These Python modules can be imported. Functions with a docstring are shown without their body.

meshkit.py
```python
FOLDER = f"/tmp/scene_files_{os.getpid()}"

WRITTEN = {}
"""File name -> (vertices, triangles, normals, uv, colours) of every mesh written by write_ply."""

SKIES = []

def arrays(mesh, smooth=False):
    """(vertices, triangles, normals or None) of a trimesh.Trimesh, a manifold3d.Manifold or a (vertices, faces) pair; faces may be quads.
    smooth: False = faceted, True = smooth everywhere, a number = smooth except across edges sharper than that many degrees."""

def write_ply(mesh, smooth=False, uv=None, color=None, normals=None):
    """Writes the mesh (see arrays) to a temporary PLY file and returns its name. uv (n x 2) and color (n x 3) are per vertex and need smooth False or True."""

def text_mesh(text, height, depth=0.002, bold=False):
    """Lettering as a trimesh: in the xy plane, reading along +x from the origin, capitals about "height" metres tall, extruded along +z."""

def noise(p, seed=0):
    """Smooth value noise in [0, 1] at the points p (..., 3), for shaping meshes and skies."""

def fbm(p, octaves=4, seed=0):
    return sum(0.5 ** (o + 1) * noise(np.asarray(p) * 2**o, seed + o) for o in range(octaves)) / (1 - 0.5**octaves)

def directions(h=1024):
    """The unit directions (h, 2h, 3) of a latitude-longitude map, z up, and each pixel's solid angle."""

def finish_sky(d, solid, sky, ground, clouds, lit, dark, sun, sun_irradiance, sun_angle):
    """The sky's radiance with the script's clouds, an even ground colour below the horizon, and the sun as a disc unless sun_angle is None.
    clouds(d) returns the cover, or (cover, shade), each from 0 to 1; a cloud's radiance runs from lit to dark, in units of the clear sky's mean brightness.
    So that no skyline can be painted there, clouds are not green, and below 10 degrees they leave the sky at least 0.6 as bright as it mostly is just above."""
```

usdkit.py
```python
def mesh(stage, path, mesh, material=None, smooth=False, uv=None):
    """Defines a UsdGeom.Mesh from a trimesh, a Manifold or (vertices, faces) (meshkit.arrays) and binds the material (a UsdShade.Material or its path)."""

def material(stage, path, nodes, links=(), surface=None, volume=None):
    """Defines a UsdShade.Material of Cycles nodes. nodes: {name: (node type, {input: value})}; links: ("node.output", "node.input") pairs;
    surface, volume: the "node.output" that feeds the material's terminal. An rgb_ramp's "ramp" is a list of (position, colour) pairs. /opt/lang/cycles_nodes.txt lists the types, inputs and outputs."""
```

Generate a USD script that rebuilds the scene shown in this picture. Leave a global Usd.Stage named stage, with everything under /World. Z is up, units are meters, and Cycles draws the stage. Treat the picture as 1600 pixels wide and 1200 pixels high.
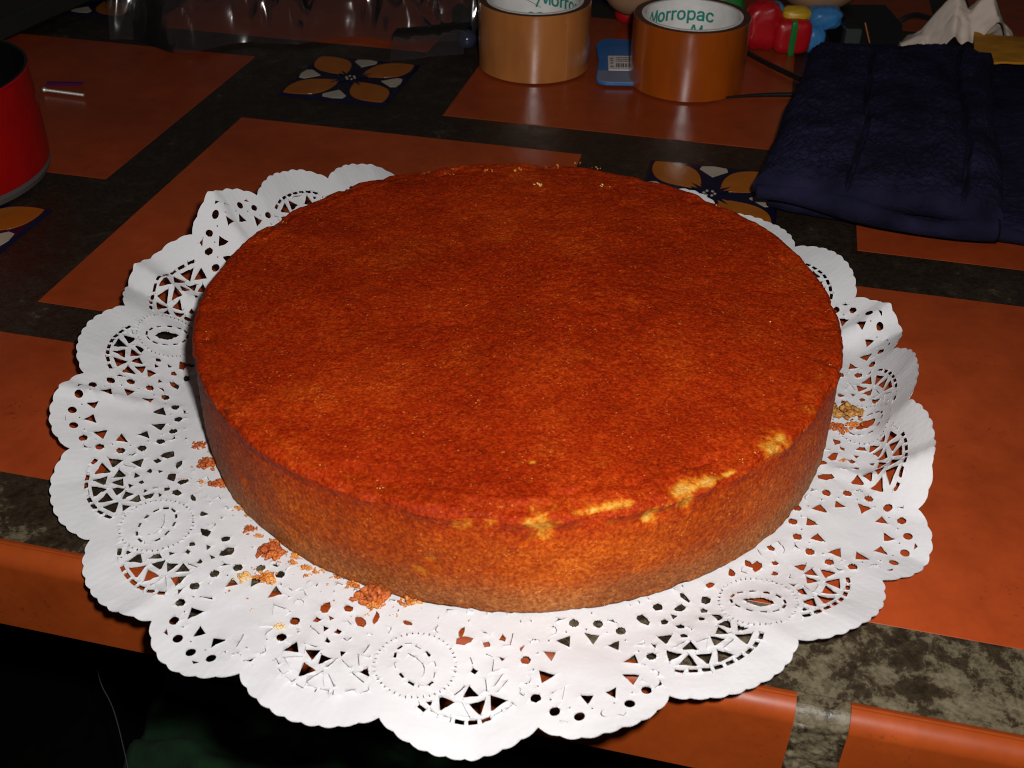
import math, numpy as np, trimesh, usdkit, meshkit
import shapely, mapbox_earcut
from shapely import affinity
from shapely.geometry import Polygon, Point, box as sbox, LineString
from shapely.ops import unary_union
from pxr import Usd, UsdGeom, UsdLux, UsdShade, Gf, Sdf

rng = np.random.default_rng(7)
stage = Usd.Stage.CreateInMemory()
UsdGeom.SetStageUpAxis(stage, UsdGeom.Tokens.z)
UsdGeom.SetStageMetersPerUnit(stage, 1.0)
UsdGeom.Xform.Define(stage, '/World')
UsdGeom.Scope.Define(stage, '/World/Looks')

# ---------------------------------------------------------------- camera
PITCH, ROLL, F = 0.6385, 0.0129, 1688.96
CAM = np.array([-0.003, -0.3999, 0.2976])
fw = np.array([0, math.cos(PITCH), -math.sin(PITCH)]); r0 = np.array([1.0, 0, 0]); u0 = np.cross(r0, fw)
cr, sr = math.cos(ROLL), math.sin(ROLL)
RIGHT, UP = cr * r0 + sr * u0, -sr * r0 + cr * u0
cam = UsdGeom.Camera.Define(stage, '/World/camera')
cam.AddTransformOp().Set(Gf.Matrix4d(*RIGHT, 0, *UP, 0, *(-fw), 0, *CAM, 1))
cam.CreateHorizontalApertureAttr(36.0); cam.CreateVerticalApertureAttr(27.0)
cam.CreateFocalLengthAttr(36.0 * F / 1600)
cam.CreateClippingRangeAttr(Gf.Vec2f(0.01, 50))
cam.CreateFStopAttr(28.0); cam.CreateFocusDistanceAttr(0.50)
cam.CreateExposureAttr(0.0)

# ---------------------------------------------------------------- light: the camera's flash, and the faint room
flash = UsdLux.DiskLight.Define(stage, '/World/flash')
flash.CreateRadiusAttr(0.010); flash.CreateNormalizeAttr(True)
flash.CreateIntensityAttr(0.86); flash.CreateColorAttr(Gf.Vec3f(1.0, 0.975, 0.965))
FPOS = CAM + 0.030 * RIGHT + 0.036 * UP
fz = FPOS - np.array([.03, -.12, 0.0]); fz /= np.linalg.norm(fz); fx = np.cross([0, 0, 1.0], fz); fx /= np.linalg.norm(fx); fy = np.cross(fz, fx)
flash.AddTransformOp().Set(Gf.Matrix4d(*fx, 0, *fy, 0, *fz, 0, *FPOS, 1))
dome = UsdLux.DomeLight.Define(stage, '/World/room_light')
dome.CreateIntensityAttr(0.005); dome.CreateColorAttr(Gf.Vec3f(1.0, 0.9, 0.85))

PSI = -0.2249
CP, SP = math.cos(PSI), math.sin(PSI)
def T2B(v):
    v = np.asarray(v, float); o = v.copy()
    o[..., 0] = CP * v[..., 0] - SP * v[..., 1]; o[..., 1] = SP * v[..., 0] + CP * v[..., 1]
    return o
def B2T(x, y): return CP * x + SP * y, -SP * x + CP * y

# ---------------------------------------------------------------- naming helpers
used = {}
def path_for(name, parent='/World'):
    k = f'{parent}/{name}'; n = used.get(k, 0); used[k] = n + 1
    return k if n == 0 else f'{k}_{n:03d}'
def tag(p, label=None, cat=None, group=None, kind=None):
    p = p.GetPrim() if hasattr(p, 'GetPrim') else p
    for k, v in (('label', label), ('category', cat), ('group', group), ('kind', kind)):
        if v: p.SetCustomDataByKey(k, v)
    return p
def thing(name, label, cat, loc=(0, 0, 0), group=None):
    x = UsdGeom.Xform.Define(stage, path_for(name)); x.AddTranslateOp().Set(Gf.Vec3d(*map(float, loc)))
    tag(x, label, cat, group); x.GetPrim().SetCustomDataByKey('loc', Gf.Vec3d(*map(float, loc)))
    return x
LOC = {}
def obj(name, mesh, mat, parent=None, smooth=False, uv=None, label=None, cat=None, group=None, kind=None, loc=None, wide=False):
    """Defines one Mesh; vertices are given in world space and stored relative to the thing's base."""
    p = path_for(name, parent.GetPath().pathString if parent else '/World')
    if not wide and not uv is not None:
        v, f, n = meshkit.arrays(mesh, smooth)
    base = np.zeros(3)
    if parent is not None:
        q = parent.GetPrim()
        while q.GetPath() != '/World':
            l = q.GetCustomDataByKey('loc')
            if l is not None: base = base + np.array([*l])
            q = q.GetParent()
    if hasattr(mesh, 'vertices'): mesh = (np.asarray(mesh.vertices), np.asarray(mesh.faces))
    elif hasattr(mesh, 'to_mesh'):
        mm = mesh.to_mesh(); mesh = (mm.vert_properties[:, :3], mm.tri_verts)
    V, Fc = np.asarray(mesh[0], float) - base, np.asarray(mesh[1])
    if loc is not None: V = V - np.asarray(loc, float)
    m = usdkit.mesh(stage, p, (V, Fc), mat, smooth, uv)
    if loc is not None: UsdGeom.Xformable(m).AddTranslateOp().Set(Gf.Vec3d(*map(float, loc)))
    tag(m, label, cat, group, kind)
    return m
def cleardata():
    for p in stage.Traverse():
        if p.GetCustomDataByKey('loc') is not None: p.ClearCustomDataByKey('loc')

# ---------------------------------------------------------------- materials
def M(name, nodes, links, surface='p.BSDF'):
    return usdkit.material(stage, '/World/Looks/' + name, nodes, links, surface=surface)
TC = ('texture_coordinate', {})
def plain(name, col, rough=.5, bump=0.0, bscale=300, var=.12, vscale=60, **kw):
    n = {'t': TC, 'n': ('noise_texture', {'scale': vscale, 'detail': 4}), 'b': ('noise_texture', {'scale': bscale, 'detail': 4}),
         'r': ('rgb_ramp', {'ramp': [(.3, tuple(c * (1 - var) for c in col)), (.7, tuple(min(1, c * (1 + var)) for c in col))]}),
         'u': ('bump', {'strength': bump, 'distance': .001}), 'p': ('principled_bsdf', {'roughness': rough, **kw})}
    l = [('t.object', 'n.vector'), ('t.object', 'b.vector'), ('n.fac', 'r.fac'), ('r.color', 'p.base_color'), ('b.fac', 'u.height'), ('u.normal', 'p.normal')]
    return M(name, n, l)

def tile_mat(name, col, off, rough=.27, spec=.35):
    n = {'t': TC, 'm': ('mapping', {'location': off}), 'n': ('noise_texture', {'scale': 9, 'detail': 5, 'roughness': .6}),
         'r': ('rgb_ramp', {'ramp': [(.3, tuple(c * .80 for c in col)), (.72, tuple(c * 1.15 for c in col))]}),
         's': ('noise_texture', {'scale': 420, 'detail': 2}), 'sm': ('noise_texture', {'scale': 30, 'detail': 3}),
         'sr': ('rgb_ramp', {'ramp': [(.62, (0, 0, 0)), (.72, (.8, .8, .8))]}), 'smr': ('rgb_ramp', {'ramp': [(.54, (0, 0, 0)), (.72, (.9, .9, .9))]}),
         'n3': ('noise_texture', {'scale': 55, 'detail': 6, 'roughness': .7}), 'r3': ('rgb_ramp', {'ramp': [(.3, (.84, .82, .8)), (.7, (1.12, 1.14, 1.15))]}), 'x3': ('mix', {'mix_type': 'multiply', 'fac': 1.0}), 'rm': ('map_range', {'from_min': .35, 'from_max': .7, 'to_min': rough - .06, 'to_max': rough + .16, 'clamp': True}),
         'mu': ('mix', {'mix_type': 'multiply', 'fac': 1.0}), 'x': ('mix', {'mix_type': 'mix', 'color2': (.05, .018, .008)}),
         'bw': ('rgb_to_bw', {}),
         'b': ('noise_texture', {'scale': 130, 'detail': 4}), 'u': ('bump', {'strength': .16, 'distance': .0006}),
         'p': ('principled_bsdf', {'specular_ior_level': spec})}
    l = [('t.object', 'm.vector'), ('m.vector', 'n.vector'), ('m.vector', 's.vector'), ('m.vector', 'sm.vector'), ('m.vector', 'b.vector'),
         ('n.fac', 'r.fac'), ('s.fac', 'sr.fac'), ('sm.fac', 'smr.fac'), ('sr.color', 'mu.color1'), ('smr.color', 'mu.color2'), ('mu.color', 'bw.color'),
         ('bw.val', 'x.fac'), ('m.vector', 'n3.vector'), ('n3.fac', 'r3.fac'), ('r.color', 'x3.color1'), ('r3.color', 'x3.color2'), ('n.fac', 'rm.value'), ('rm.result', 'p.roughness'), ('x3.color', 'x.color1'), ('x.color', 'p.base_color'), ('b.fac', 'u.height'), ('u.normal', 'p.normal')]
    return M(name, n, l)
TILE = [tile_mat('terracotta_tile', (.330, .050, .0105), (0, 0, 0)), tile_mat('terracotta_tile_b', (.312, .046, .0100), (3, 1, 0)), tile_mat('terracotta_tile_c', (.342, .053, .0110), (7, 5, 2))]
EDGE = tile_mat('edge_tile_glaze', (.275, .045, .006), (2, 9, 4), .42, .25)

def grout_mat():
    n = {'t': TC, 'n': ('noise_texture', {'scale': 85, 'detail': 10, 'roughness': .78, 'distortion': .25}), 'n2': ('noise_texture', {'scale': 14, 'detail': 4, 'roughness': .6}),
         'ad': ('math', {'math_type': 'multiply_add', 'value2': .68, 'value3': 0.0}), 'a2': ('math', {'math_type': 'multiply_add', 'value2': .32}),
         'r': ('rgb_ramp', {'ramp': [(.42, (.022, .014, .008)), (.515, (.034, .023, .012)), (.538, (.095, .075, .042)), (.66, (.15, .125, .075))]}),
         'sx': ('separate_xyz', {}), 'fm': ('map_range', {'range_type': 'smoothstep', 'from_min': .02, 'from_max': -.13, 'to_min': -.075, 'to_max': .02, 'clamp': True}), 'a3': ('math', {'math_type': 'add'}),
         's': ('noise_texture', {'scale': 500, 'detail': 3}), 'sr': ('rgb_ramp', {'ramp': [(.35, (.45, .42, .4)), (.55, (1, 1, 1))]}),
         'mu': ('mix', {'mix_type': 'multiply', 'fac': .8}),
         'rr': ('rgb_ramp', {'ramp': [(.4, (.28, .28, .28)), (.6, (.6, .6, .6))]}), 'bw': ('rgb_to_bw', {}),
         'b': ('noise_texture', {'scale': 190, 'detail': 6, 'roughness': .65}), 'u': ('bump', {'strength': .5, 'distance': .0012}),
         'p': ('principled_bsdf', {'roughness': .45})}
    l = [('t.object', 'n.vector'), ('t.object', 'n2.vector'), ('t.object', 's.vector'), ('t.object', 'b.vector'), ('n.fac', 'ad.value1'), ('n2.fac', 'a2.value1'), ('ad.value', 'a2.value3'),
         ('t.object', 'sx.vector'), ('sx.y', 'fm.value'), ('a2.value', 'a3.value1'), ('fm.result', 'a3.value2'), ('a3.value', 'r.fac'), ('s.fac', 'sr.fac'), ('r.color', 'mu.color1'), ('sr.color', 'mu.color2'), ('mu.color', 'p.base_color'),
         ('a2.value', 'rr.fac'), ('rr.color', 'bw.color'), ('bw.val', 'p.roughness'), ('b.fac', 'u.height'), ('u.normal', 'p.normal')]
    return M('mortar', n, l)
GROUT = grout_mat()
GLAZE_NAVY = plain('navy_glaze', (.007, .006, .022), .18, .1, 200)
GLAZE_ORANGE = plain('orange_glaze', (.35, .10, .009), .22, .1, 200)
GLAZE_CREAM = plain('cream_glaze', (.42, .36, .28), .22, .1, 200)

def cake_mat():
    top1, top2 = (.22, .022, .0035), (.40, .062, .008)
    n = {'t': TC, 'z': ('separate_xyz', {}), 'n': ('noise_texture', {'scale': 28, 'detail': 6, 'roughness': .65}), 'f': ('noise_texture', {'scale': 760, 'detail': 2, 'roughness': .6}),
         'm': ('noise_texture', {'scale': 380, 'detail': 4, 'roughness': .75}),
         'mx': ('math', {'math_type': 'multiply_add', 'value2': .5}), 'mf': ('math', {'math_type': 'multiply', 'value2': .5}),
         'rt': ('rgb_ramp', {'ramp': [(.32, (.180, .0070, .0005)), (.46, (.265, .0145, .0008)), (.60, (.345, .031, .002)), (.72, (.46, .085, .008))]}),
         'rs': ('rgb_ramp', {'ramp': [(.32, (.22, .021, .0008)), (.48, (.325, .043, .0020)), (.60, (.42, .074, .0045)), (.72, (.53, .14, .014))]}),
         'rb': ('rgb_ramp', {'ramp': [(.35, (.22, .050, .010)), (.5, (.29, .085, .020)), (.66, (.37, .140, .042))]}),
         'zt': ('map_range', {'range_type': 'smoothstep', 'from_min': .030, 'from_max': .0485, 'clamp': True}),
         'zb': ('map_range', {'range_type': 'smoothstep', 'from_min': .024, 'from_max': .007, 'clamp': True}),
         'zj': ('math', {'math_type': 'multiply_add', 'value2': .034, 'value3': -.017}), 'za': ('math', {'math_type': 'add'}),
         'zj2': ('math', {'math_type': 'multiply_add', 'value2': .022, 'value3': -.011}), 'za2': ('math', {'math_type': 'add'}),
         'lg': ('noise_texture', {'scale': 11, 'detail': 4, 'roughness': .6}), 'lr': ('rgb_ramp', {'ramp': [(.32, (.82, .76, .72)), (.5, (1, 1, 1)), (.68, (1.14, 1.26, 1.26))]}), 'xl': ('mix', {'mix_type': 'multiply', 'fac': 1.0}),
         'pv': ('voronoi_texture', {'scale': 330, 'feature': 'f1', 'randomness': 1.0}), 'pvr': ('rgb_ramp', {'ramp': [(.05, (.42, .36, .3)), (.20, (1, 1, 1))]}), 'pvm': ('noise_texture', {'scale': 60, 'detail': 3}), 'pvf': ('map_range', {'from_min': .48, 'from_max': .62, 'to_max': .85, 'clamp': True}), 'xp': ('mix', {'mix_type': 'multiply'}),
         'gv': ('voronoi_texture', {'scale': 520, 'feature': 'f1', 'randomness': 1.0}), 'gvr': ('rgb_ramp', {'ramp': [(.10, (1, 1, 1)), (.24, (0, 0, 0))]}), 'gvm': ('noise_texture', {'scale': 140, 'detail': 3}), 'gvn': ('map_range', {'from_min': .50, 'from_max': .66, 'to_max': .70, 'clamp': True}), 'gvb': ('rgb_to_bw', {}), 'gvx': ('math', {'math_type': 'multiply'}), 'xg': ('mix', {'color2': (.72, .26, .05)}),
         'x1': ('mix', {}), 'x2': ('mix', {}), 'x3': ('mix', {}), 'x4': ('mix', {}),
         'fd': ('rgb_ramp', {'ramp': [(.34, (.76, .66, .58)), (.5, (1, .97, .95)), (.66, (1.22, 1.36, 1.36))]}), 'xf': ('mix', {'mix_type': 'multiply', 'fac': .9}),
         'pa': ('attribute', {'attribute': 'patch'}), 'ps': ('math', {'math_type': 'multiply_add', 'value2': 1.0}), 'pn': ('math', {'math_type': 'multiply_add', 'value2': 1.9, 'value3': -.95}),
         'prs': ('map_range', {'from_min': .0, 'from_max': .45, 'clamp': True}), 'pr': ('map_range', {'range_type': 'smoothstep', 'from_min': .22, 'from_max': 1.10, 'clamp': True}),
         'pq': ('noise_texture', {'scale': 150, 'detail': 4, 'roughness': .6}), 'ry': ('rgb_ramp', {'ramp': [(.0, (.38, .062, .003)), (.35, (.43, .095, .005)), (.65, (.48, .17, .014)), (.95, (.52, .25, .05))]}),
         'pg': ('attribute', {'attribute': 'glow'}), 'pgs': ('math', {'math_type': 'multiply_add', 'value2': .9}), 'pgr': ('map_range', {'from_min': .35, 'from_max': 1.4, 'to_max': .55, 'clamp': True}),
         'b1': ('noise_texture', {'scale': 620, 'detail': 5, 'roughness': .7}), 'v': ('voronoi_texture', {'scale': 900, 'feature': 'f1'}),
         'gl': ('noise_texture', {'scale': 1500, 'detail': 1}), 'gr': ('map_range', {'from_min': .56, 'from_max': .70, 'to_min': .62, 'to_max': .20, 'clamp': True}),
         'bh': ('math', {'math_type': 'multiply_add', 'value2': -.5}), 'u': ('bump', {'strength': .7, 'distance': .0006}),
         'p': ('principled_bsdf', {'specular_ior_level': .13, 'specular_tint': (1.0, .8, .6)})}
    l = [('t.object', 'n.vector'), ('t.object', 'f.vector'), ('t.object', 'm.vector'), ('t.object', 'b1.vector'), ('t.object', 'v.vector'), ('t.object', 'z.vector'),
         ('n.fac', 'mf.value1'), ('m.fac', 'mx.value1'), ('mf.value', 'mx.value3'), ('mx.value', 'rt.fac'), ('mx.value', 'rs.fac'), ('mx.value', 'rb.fac'), ('pr.result', 'ry.fac'), ('t.object', 'pq.vector'),
         ('n.fac', 'zj.value1'), ('z.z', 'za.value1'), ('zj.value', 'za.value2'), ('za.value', 'zt.value'),
         ('n.fac', 'zj2.value1'), ('z.z', 'za2.value1'), ('zj2.value', 'za2.value2'), ('za2.value', 'zb.value'),
         ('zt.result', 'x1.fac'), ('rs.color', 'x1.color1'), ('rt.color', 'x1.color2'),
         ('zb.result', 'x2.fac'), ('x1.color', 'x2.color1'), ('rb.color', 'x2.color2'),
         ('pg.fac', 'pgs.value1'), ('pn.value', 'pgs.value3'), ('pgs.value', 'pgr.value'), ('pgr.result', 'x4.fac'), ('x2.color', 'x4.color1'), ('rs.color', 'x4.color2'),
         ('pa.fac', 'ps.value1'), ('pq.fac', 'pn.value1'), ('pn.value', 'ps.value3'), ('ps.value', 'pr.value'), ('pr.result', 'prs.value'), ('prs.result', 'x3.fac'), ('x4.color', 'x3.color1'), ('ry.color', 'x3.color2'),
         ('t.object', 'gl.vector'), ('gl.fac', 'gr.value'), ('gr.result', 'p.roughness'), ('f.fac', 'fd.fac'), ('x3.color', 'xf.color1'), ('fd.color', 'xf.color2'), ('t.object', 'lg.vector'), ('lg.fac', 'lr.fac'), ('xf.color', 'xl.color1'), ('lr.color', 'xl.color2'), ('t.object', 'pv.vector'), ('t.object', 'pvm.vector'), ('pv.distance', 'pvr.fac'), ('pvm.fac', 'pvf.value'), ('pvf.result', 'xp.fac'), ('xl.color', 'xp.color1'), ('pvr.color', 'xp.color2'), ('t.object', 'gv.vector'), ('t.object', 'gvm.vector'), ('gv.distance', 'gvr.fac'), ('gvr.color', 'gvb.color'), ('gvm.fac', 'gvn.value'), ('gvb.val', 'gvx.value1'), ('gvn.result', 'gvx.value2'), ('gvx.value', 'xg.fac'), ('xp.color', 'xg.color1'), ('xg.color', 'p.base_color'),
         ('v.distance', 'bh.value1'), ('b1.fac', 'bh.value3'), ('bh.value', 'u.height'), ('u.normal', 'p.normal')]
    return M('cake_crust', n, l)
CAKE = cake_mat()
def crumb_mat(name, a, b):
    n = {'t': TC, 'n': ('noise_texture', {'scale': 350, 'detail': 4}), 'r': ('rgb_ramp', {'ramp': [(.35, a), (.65, b)]}),
         'b': ('noise_texture', {'scale': 700, 'detail': 4}), 'u': ('bump', {'strength': .8, 'distance': .0008}), 'p': ('principled_bsdf', {'roughness': .6})}
    return M(name, n, [('t.object', 'n.vector'), ('t.object', 'b.vector'), ('n.fac', 'r.fac'), ('r.color', 'p.base_color'), ('b.fac', 'u.height'), ('u.normal', 'p.normal')])
CR = [crumb_mat('crumb_brown', (.30, .045, .005), (.55, .14, .018)), crumb_mat('crumb_yellow', (.62, .33, .08), (.82, .55, .2)),
      crumb_mat('crumb_amber', (.42, .10, .012), (.72, .30, .05)), crumb_mat('crumb_pale', (.72, .48, .18), (.85, .62, .3)), crumb_mat('crumb_olive', (.25, .09, .014), (.55, .27, .06))]

def paper_mat():
    n = {'uv': ('uvmap', {'attribute': 'st'}), 's': ('separate_xyz', {}), 't': TC,
         'm': ('mapping', {'scale': (1.0, 1.0, 1.0)}), 'w': ('wave_texture', {'wave_type': 'bands', 'bands_direction': 'x', 'scale': 95.0, 'distortion': 1.2, 'detail': 2, 'detail_scale': 2.0}),
         'rim': ('map_range', {'range_type': 'smoothstep', 'from_min': .178, 'from_max': .186, 'clamp': True}), 'wm': ('math', {'math_type': 'multiply'}),
         'n': ('noise_texture', {'scale': 75, 'detail': 5, 'roughness': .6}), 'n2': ('noise_texture', {'scale': 520, 'detail': 3}),
         'h1': ('math', {'math_type': 'multiply_add', 'value2': .9}), 'h2': ('math', {'math_type': 'multiply_add', 'value2': .16}), 'w2': ('math', {'math_type': 'multiply', 'value2': .04}),
         'u': ('bump', {'strength': .55, 'distance': .0008}),
         'p': ('principled_bsdf', {'base_color': (.70, .70, .705), 'roughness': .72, 'specular_ior_level': .25}),
         'tr': ('translucent_bsdf', {'color': (.80, .78, .75)}), 'mx': ('mix_closure', {'fac': .14})}
    l = [('uv.UV', 's.vector'), ('uv.UV', 'm.vector'), ('m.vector', 'w.vector'), ('s.y', 'rim.value'), ('rim.result', 'wm.value1'), ('w.fac', 'wm.value2'), ('wm.value', 'w2.value1'),
         ('t.object', 'n.vector'), ('t.object', 'n2.vector'), ('n.fac', 'h1.value1'), ('w2.value', 'h1.value3'), ('n2.fac', 'h2.value1'), ('h1.value', 'h2.value3'), ('h2.value', 'u.height'),
         ('u.normal', 'p.normal'), ('p.BSDF', 'mx.closure1'), ('tr.BSDF', 'mx.closure2')]
    return M('doily_paper', n, l, surface='mx.closure')
PAPER = paper_mat()
def tape_mat(name, col):
    n = {'t': TC, 'm': ('mapping', {'scale': (1, 1, .25)}), 'n': ('noise_texture', {'scale': 60, 'detail': 4}), 'r': ('rgb_ramp', {'ramp': [(.3, tuple(c * .8 for c in col)), (.7, tuple(c * 1.15 for c in col))]}),
         'm2': ('mapping', {'scale': (14, 14, 620)}), 'b': ('noise_texture', {'scale': 1.0, 'detail': 3}), 'm3': ('mapping', {'scale': (60, 60, 25)}), 'b2': ('noise_texture', {'scale': 1.0, 'detail': 2}), 'ba': ('math', {'math_type': 'multiply_add', 'value2': 1.3}),
         'u': ('bump', {'strength': 1.0, 'distance': .00018}),
         'p': ('principled_bsdf', {'roughness': .22, 'specular_ior_level': .9, 'coat_weight': 1.0, 'coat_roughness': .13})}
    return M(name, n, [('t.object', 'm.vector'), ('m.vector', 'n.vector'), ('t.object', 'm2.vector'), ('m2.vector', 'b.vector'), ('t.object', 'm3.vector'), ('m3.vector', 'b2.vector'), ('b2.fac', 'ba.value1'), ('b.fac', 'ba.value3'),
                       ('n.fac', 'r.fac'), ('r.color', 'p.base_color'), ('ba.value', 'u.height'), ('u.normal', 'p.normal')])
TAPE_A, TAPE_B = tape_mat('tape_amber', (.34, .066, .0035)), tape_mat('tape_tan', (.46, .165, .040))
TAPE_SIDE = plain('tape_roll_side', (.10, .035, .02), .5)
CORE = plain('tape_core_card', (.88, .85, .80), .6)
TEAL = plain('teal_print', (.003, .27, .20), .5)
INK = plain('dark_line_print', (.10, .09, .08), .6)
TERRY = plain('navy_terry', (.0115, .0105, .0275), 1.0, 1.0, 520, .55, 38, specular_ior_level=.10)
NAPKIN = plain('tissue_paper', (.80, .66, .55), .85, .3, 120)
YELLOW = plain('yellow_cloth', (.55, .22, .004), .85, .4, 500)
RED_P, GREEN_P, BLUE_P, YEL_P = plain('red_paint', (.45, .005, .010), .35, .15, 120), plain('green_paint', (.01, .18, .03), .4), plain('blue_paint', (.04, .20, .46), .4), plain('yellow_paint', (.62, .38, .02), .4)
PALE = plain('pale_glazed_clay', (.42, .24, .13), .4, .1, 60)
POT_RED = plain('red_enamel', (.30, .002, .0025), .30, .35, 420)
POT_RIM = plain('grey_enamel', (.085, .068, .062), .4)
BLACK = plain('black_plastic', (.008, .008, .008), .35)
BLACKM = plain('black_matte', (.012, .012, .011), .7)
SCREEN = plain('dull_grey_screen', (.05, .06, .055), .25)
ORANGE_W = plain('orange_wire', (.55, .16, .04), .5)
BLUE_C, BLUE_L = plain('blue_card', (.022, .16, .44), .35), plain('pale_blue_card', (.19, .24, .34), .45)
STICK = plain('sticker_paper', (.80, .72, .68), .6)
METAL = plain('bright_steel', (.80, .78, .72), .38, metallic=.6)
PURPLE = plain('purple_plastic', (.09, .004, .07), .4)
TRAYM = plain('black_enamel', (.006, .007, .006), .2)
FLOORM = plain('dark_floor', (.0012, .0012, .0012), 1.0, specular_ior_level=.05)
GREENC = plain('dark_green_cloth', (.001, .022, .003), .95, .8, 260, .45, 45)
THREAD = plain('white_thread', (.8, .75, .7), .7)
def film_mat():
    n = {'f': ('fresnel', {'IOR': 1.7}), 'tr': ('transparent_bsdf', {'color': (.93, .92, .92)}), 'g': ('glossy_bsdf', {'color': (1, .97, .95), 'roughness': .13}),
         'd': ('diffuse_bsdf', {'color': (.42, .36, .38)}), 'm1': ('mix_closure', {}), 'm2': ('mix_closure', {'fac': .012})}
    return M('clear_film', n, [('f.fac', 'm1.fac'), ('tr.BSDF', 'm1.closure1'), ('g.BSDF', 'm1.closure2'), ('m1.closure', 'm2.closure1'), ('d.BSDF', 'm2.closure2')], surface='m2.closure')
FILM = film_mat()

# ---------------------------------------------------------------- mesh helpers
def rbox(x0, x1, y0, y1, z0, z1, c=.001):
    """Box with chamfered top edges (only the rims that catch light)."""
    lo = [(x0, y0), (x1, y0), (x1, y1), (x0, y1)]; hi = [(x0 + c, y0 + c), (x1 - c, y0 + c), (x1 - c, y1 - c), (x0 + c, y1 - c)]
    v = [(x, y, z0) for x, y in lo] + [(x, y, z1 - c) for x, y in lo] + [(x, y, z1) for x, y in hi]
    f = [(0, 2, 1), (0, 3, 2), (8, 9, 10), (8, 10, 11)]
    for b in (0, 4):
        for i in range(4):
            j = (i + 1) % 4; f += [(b + i, b + j, b + 4 + j), (b + i, b + 4 + j, b + 4 + i)]
    return np.array(v, float), np.array(f)
def tblk(m): return T2B(m[0]), m[1]
def prism(poly, z0, z1):
    m = trimesh.creation.extrude_polygon(poly, z1 - z0, engine='earcut'); m.apply_translation((0, 0, z0)); return m
def tri2d(poly):
    ex = np.asarray(poly.exterior.coords)[:-1]; rings = [ex] + [np.asarray(h.coords)[:-1] for h in poly.interiors]
    v = np.vstack(rings); idx = mapbox_earcut.triangulate_float64(v, np.cumsum([len(r) for r in rings]).astype(np.uint32))
    return v, idx.reshape(-1, 3)
def tube(pts, r, n=8):
    P = np.asarray(pts, float); d = np.gradient(P, axis=0); d /= np.linalg.norm(d, axis=1)[:, None]
    a = np.cross(d, [0, 0, 1.0]); a /= np.maximum(np.linalg.norm(a, axis=1)[:, None], 1e-9); b = np.cross(a, d)
    th = np.linspace(0, 2 * np.pi, n, endpoint=False); R = np.broadcast_to(r, len(P))
    v = (P[:, None] + R[:, None, None] * (np.cos(th)[None, :, None] * a[:, None] + np.sin(th)[None, :, None] * b[:, None])).reshape(-1, 3)
    f = []
    for i in range(len(P) - 1):
        for j in range(n):
            k = (j + 1) % n; f += [(i * n + j, i * n + k, i * n + n + k), (i * n + j, i * n + n + k, i * n + n + j)]
    v = np.vstack([v, P[0], P[-1]]); c0, c1 = len(v) - 2, len(v) - 1
    for j in range(n):
        k = (j + 1) % n; f += [(c0, k, j), (c1, (len(P) - 1) * n + j, (len(P) - 1) * n + k)]
    return v, np.array(f)
def spline(pts, n=40):
    from scipy.interpolate import CubicSpline
    P = np.asarray(pts, float); return CubicSpline(np.linspace(0, 1, len(P)), P)(np.linspace(0, 1, n))
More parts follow.
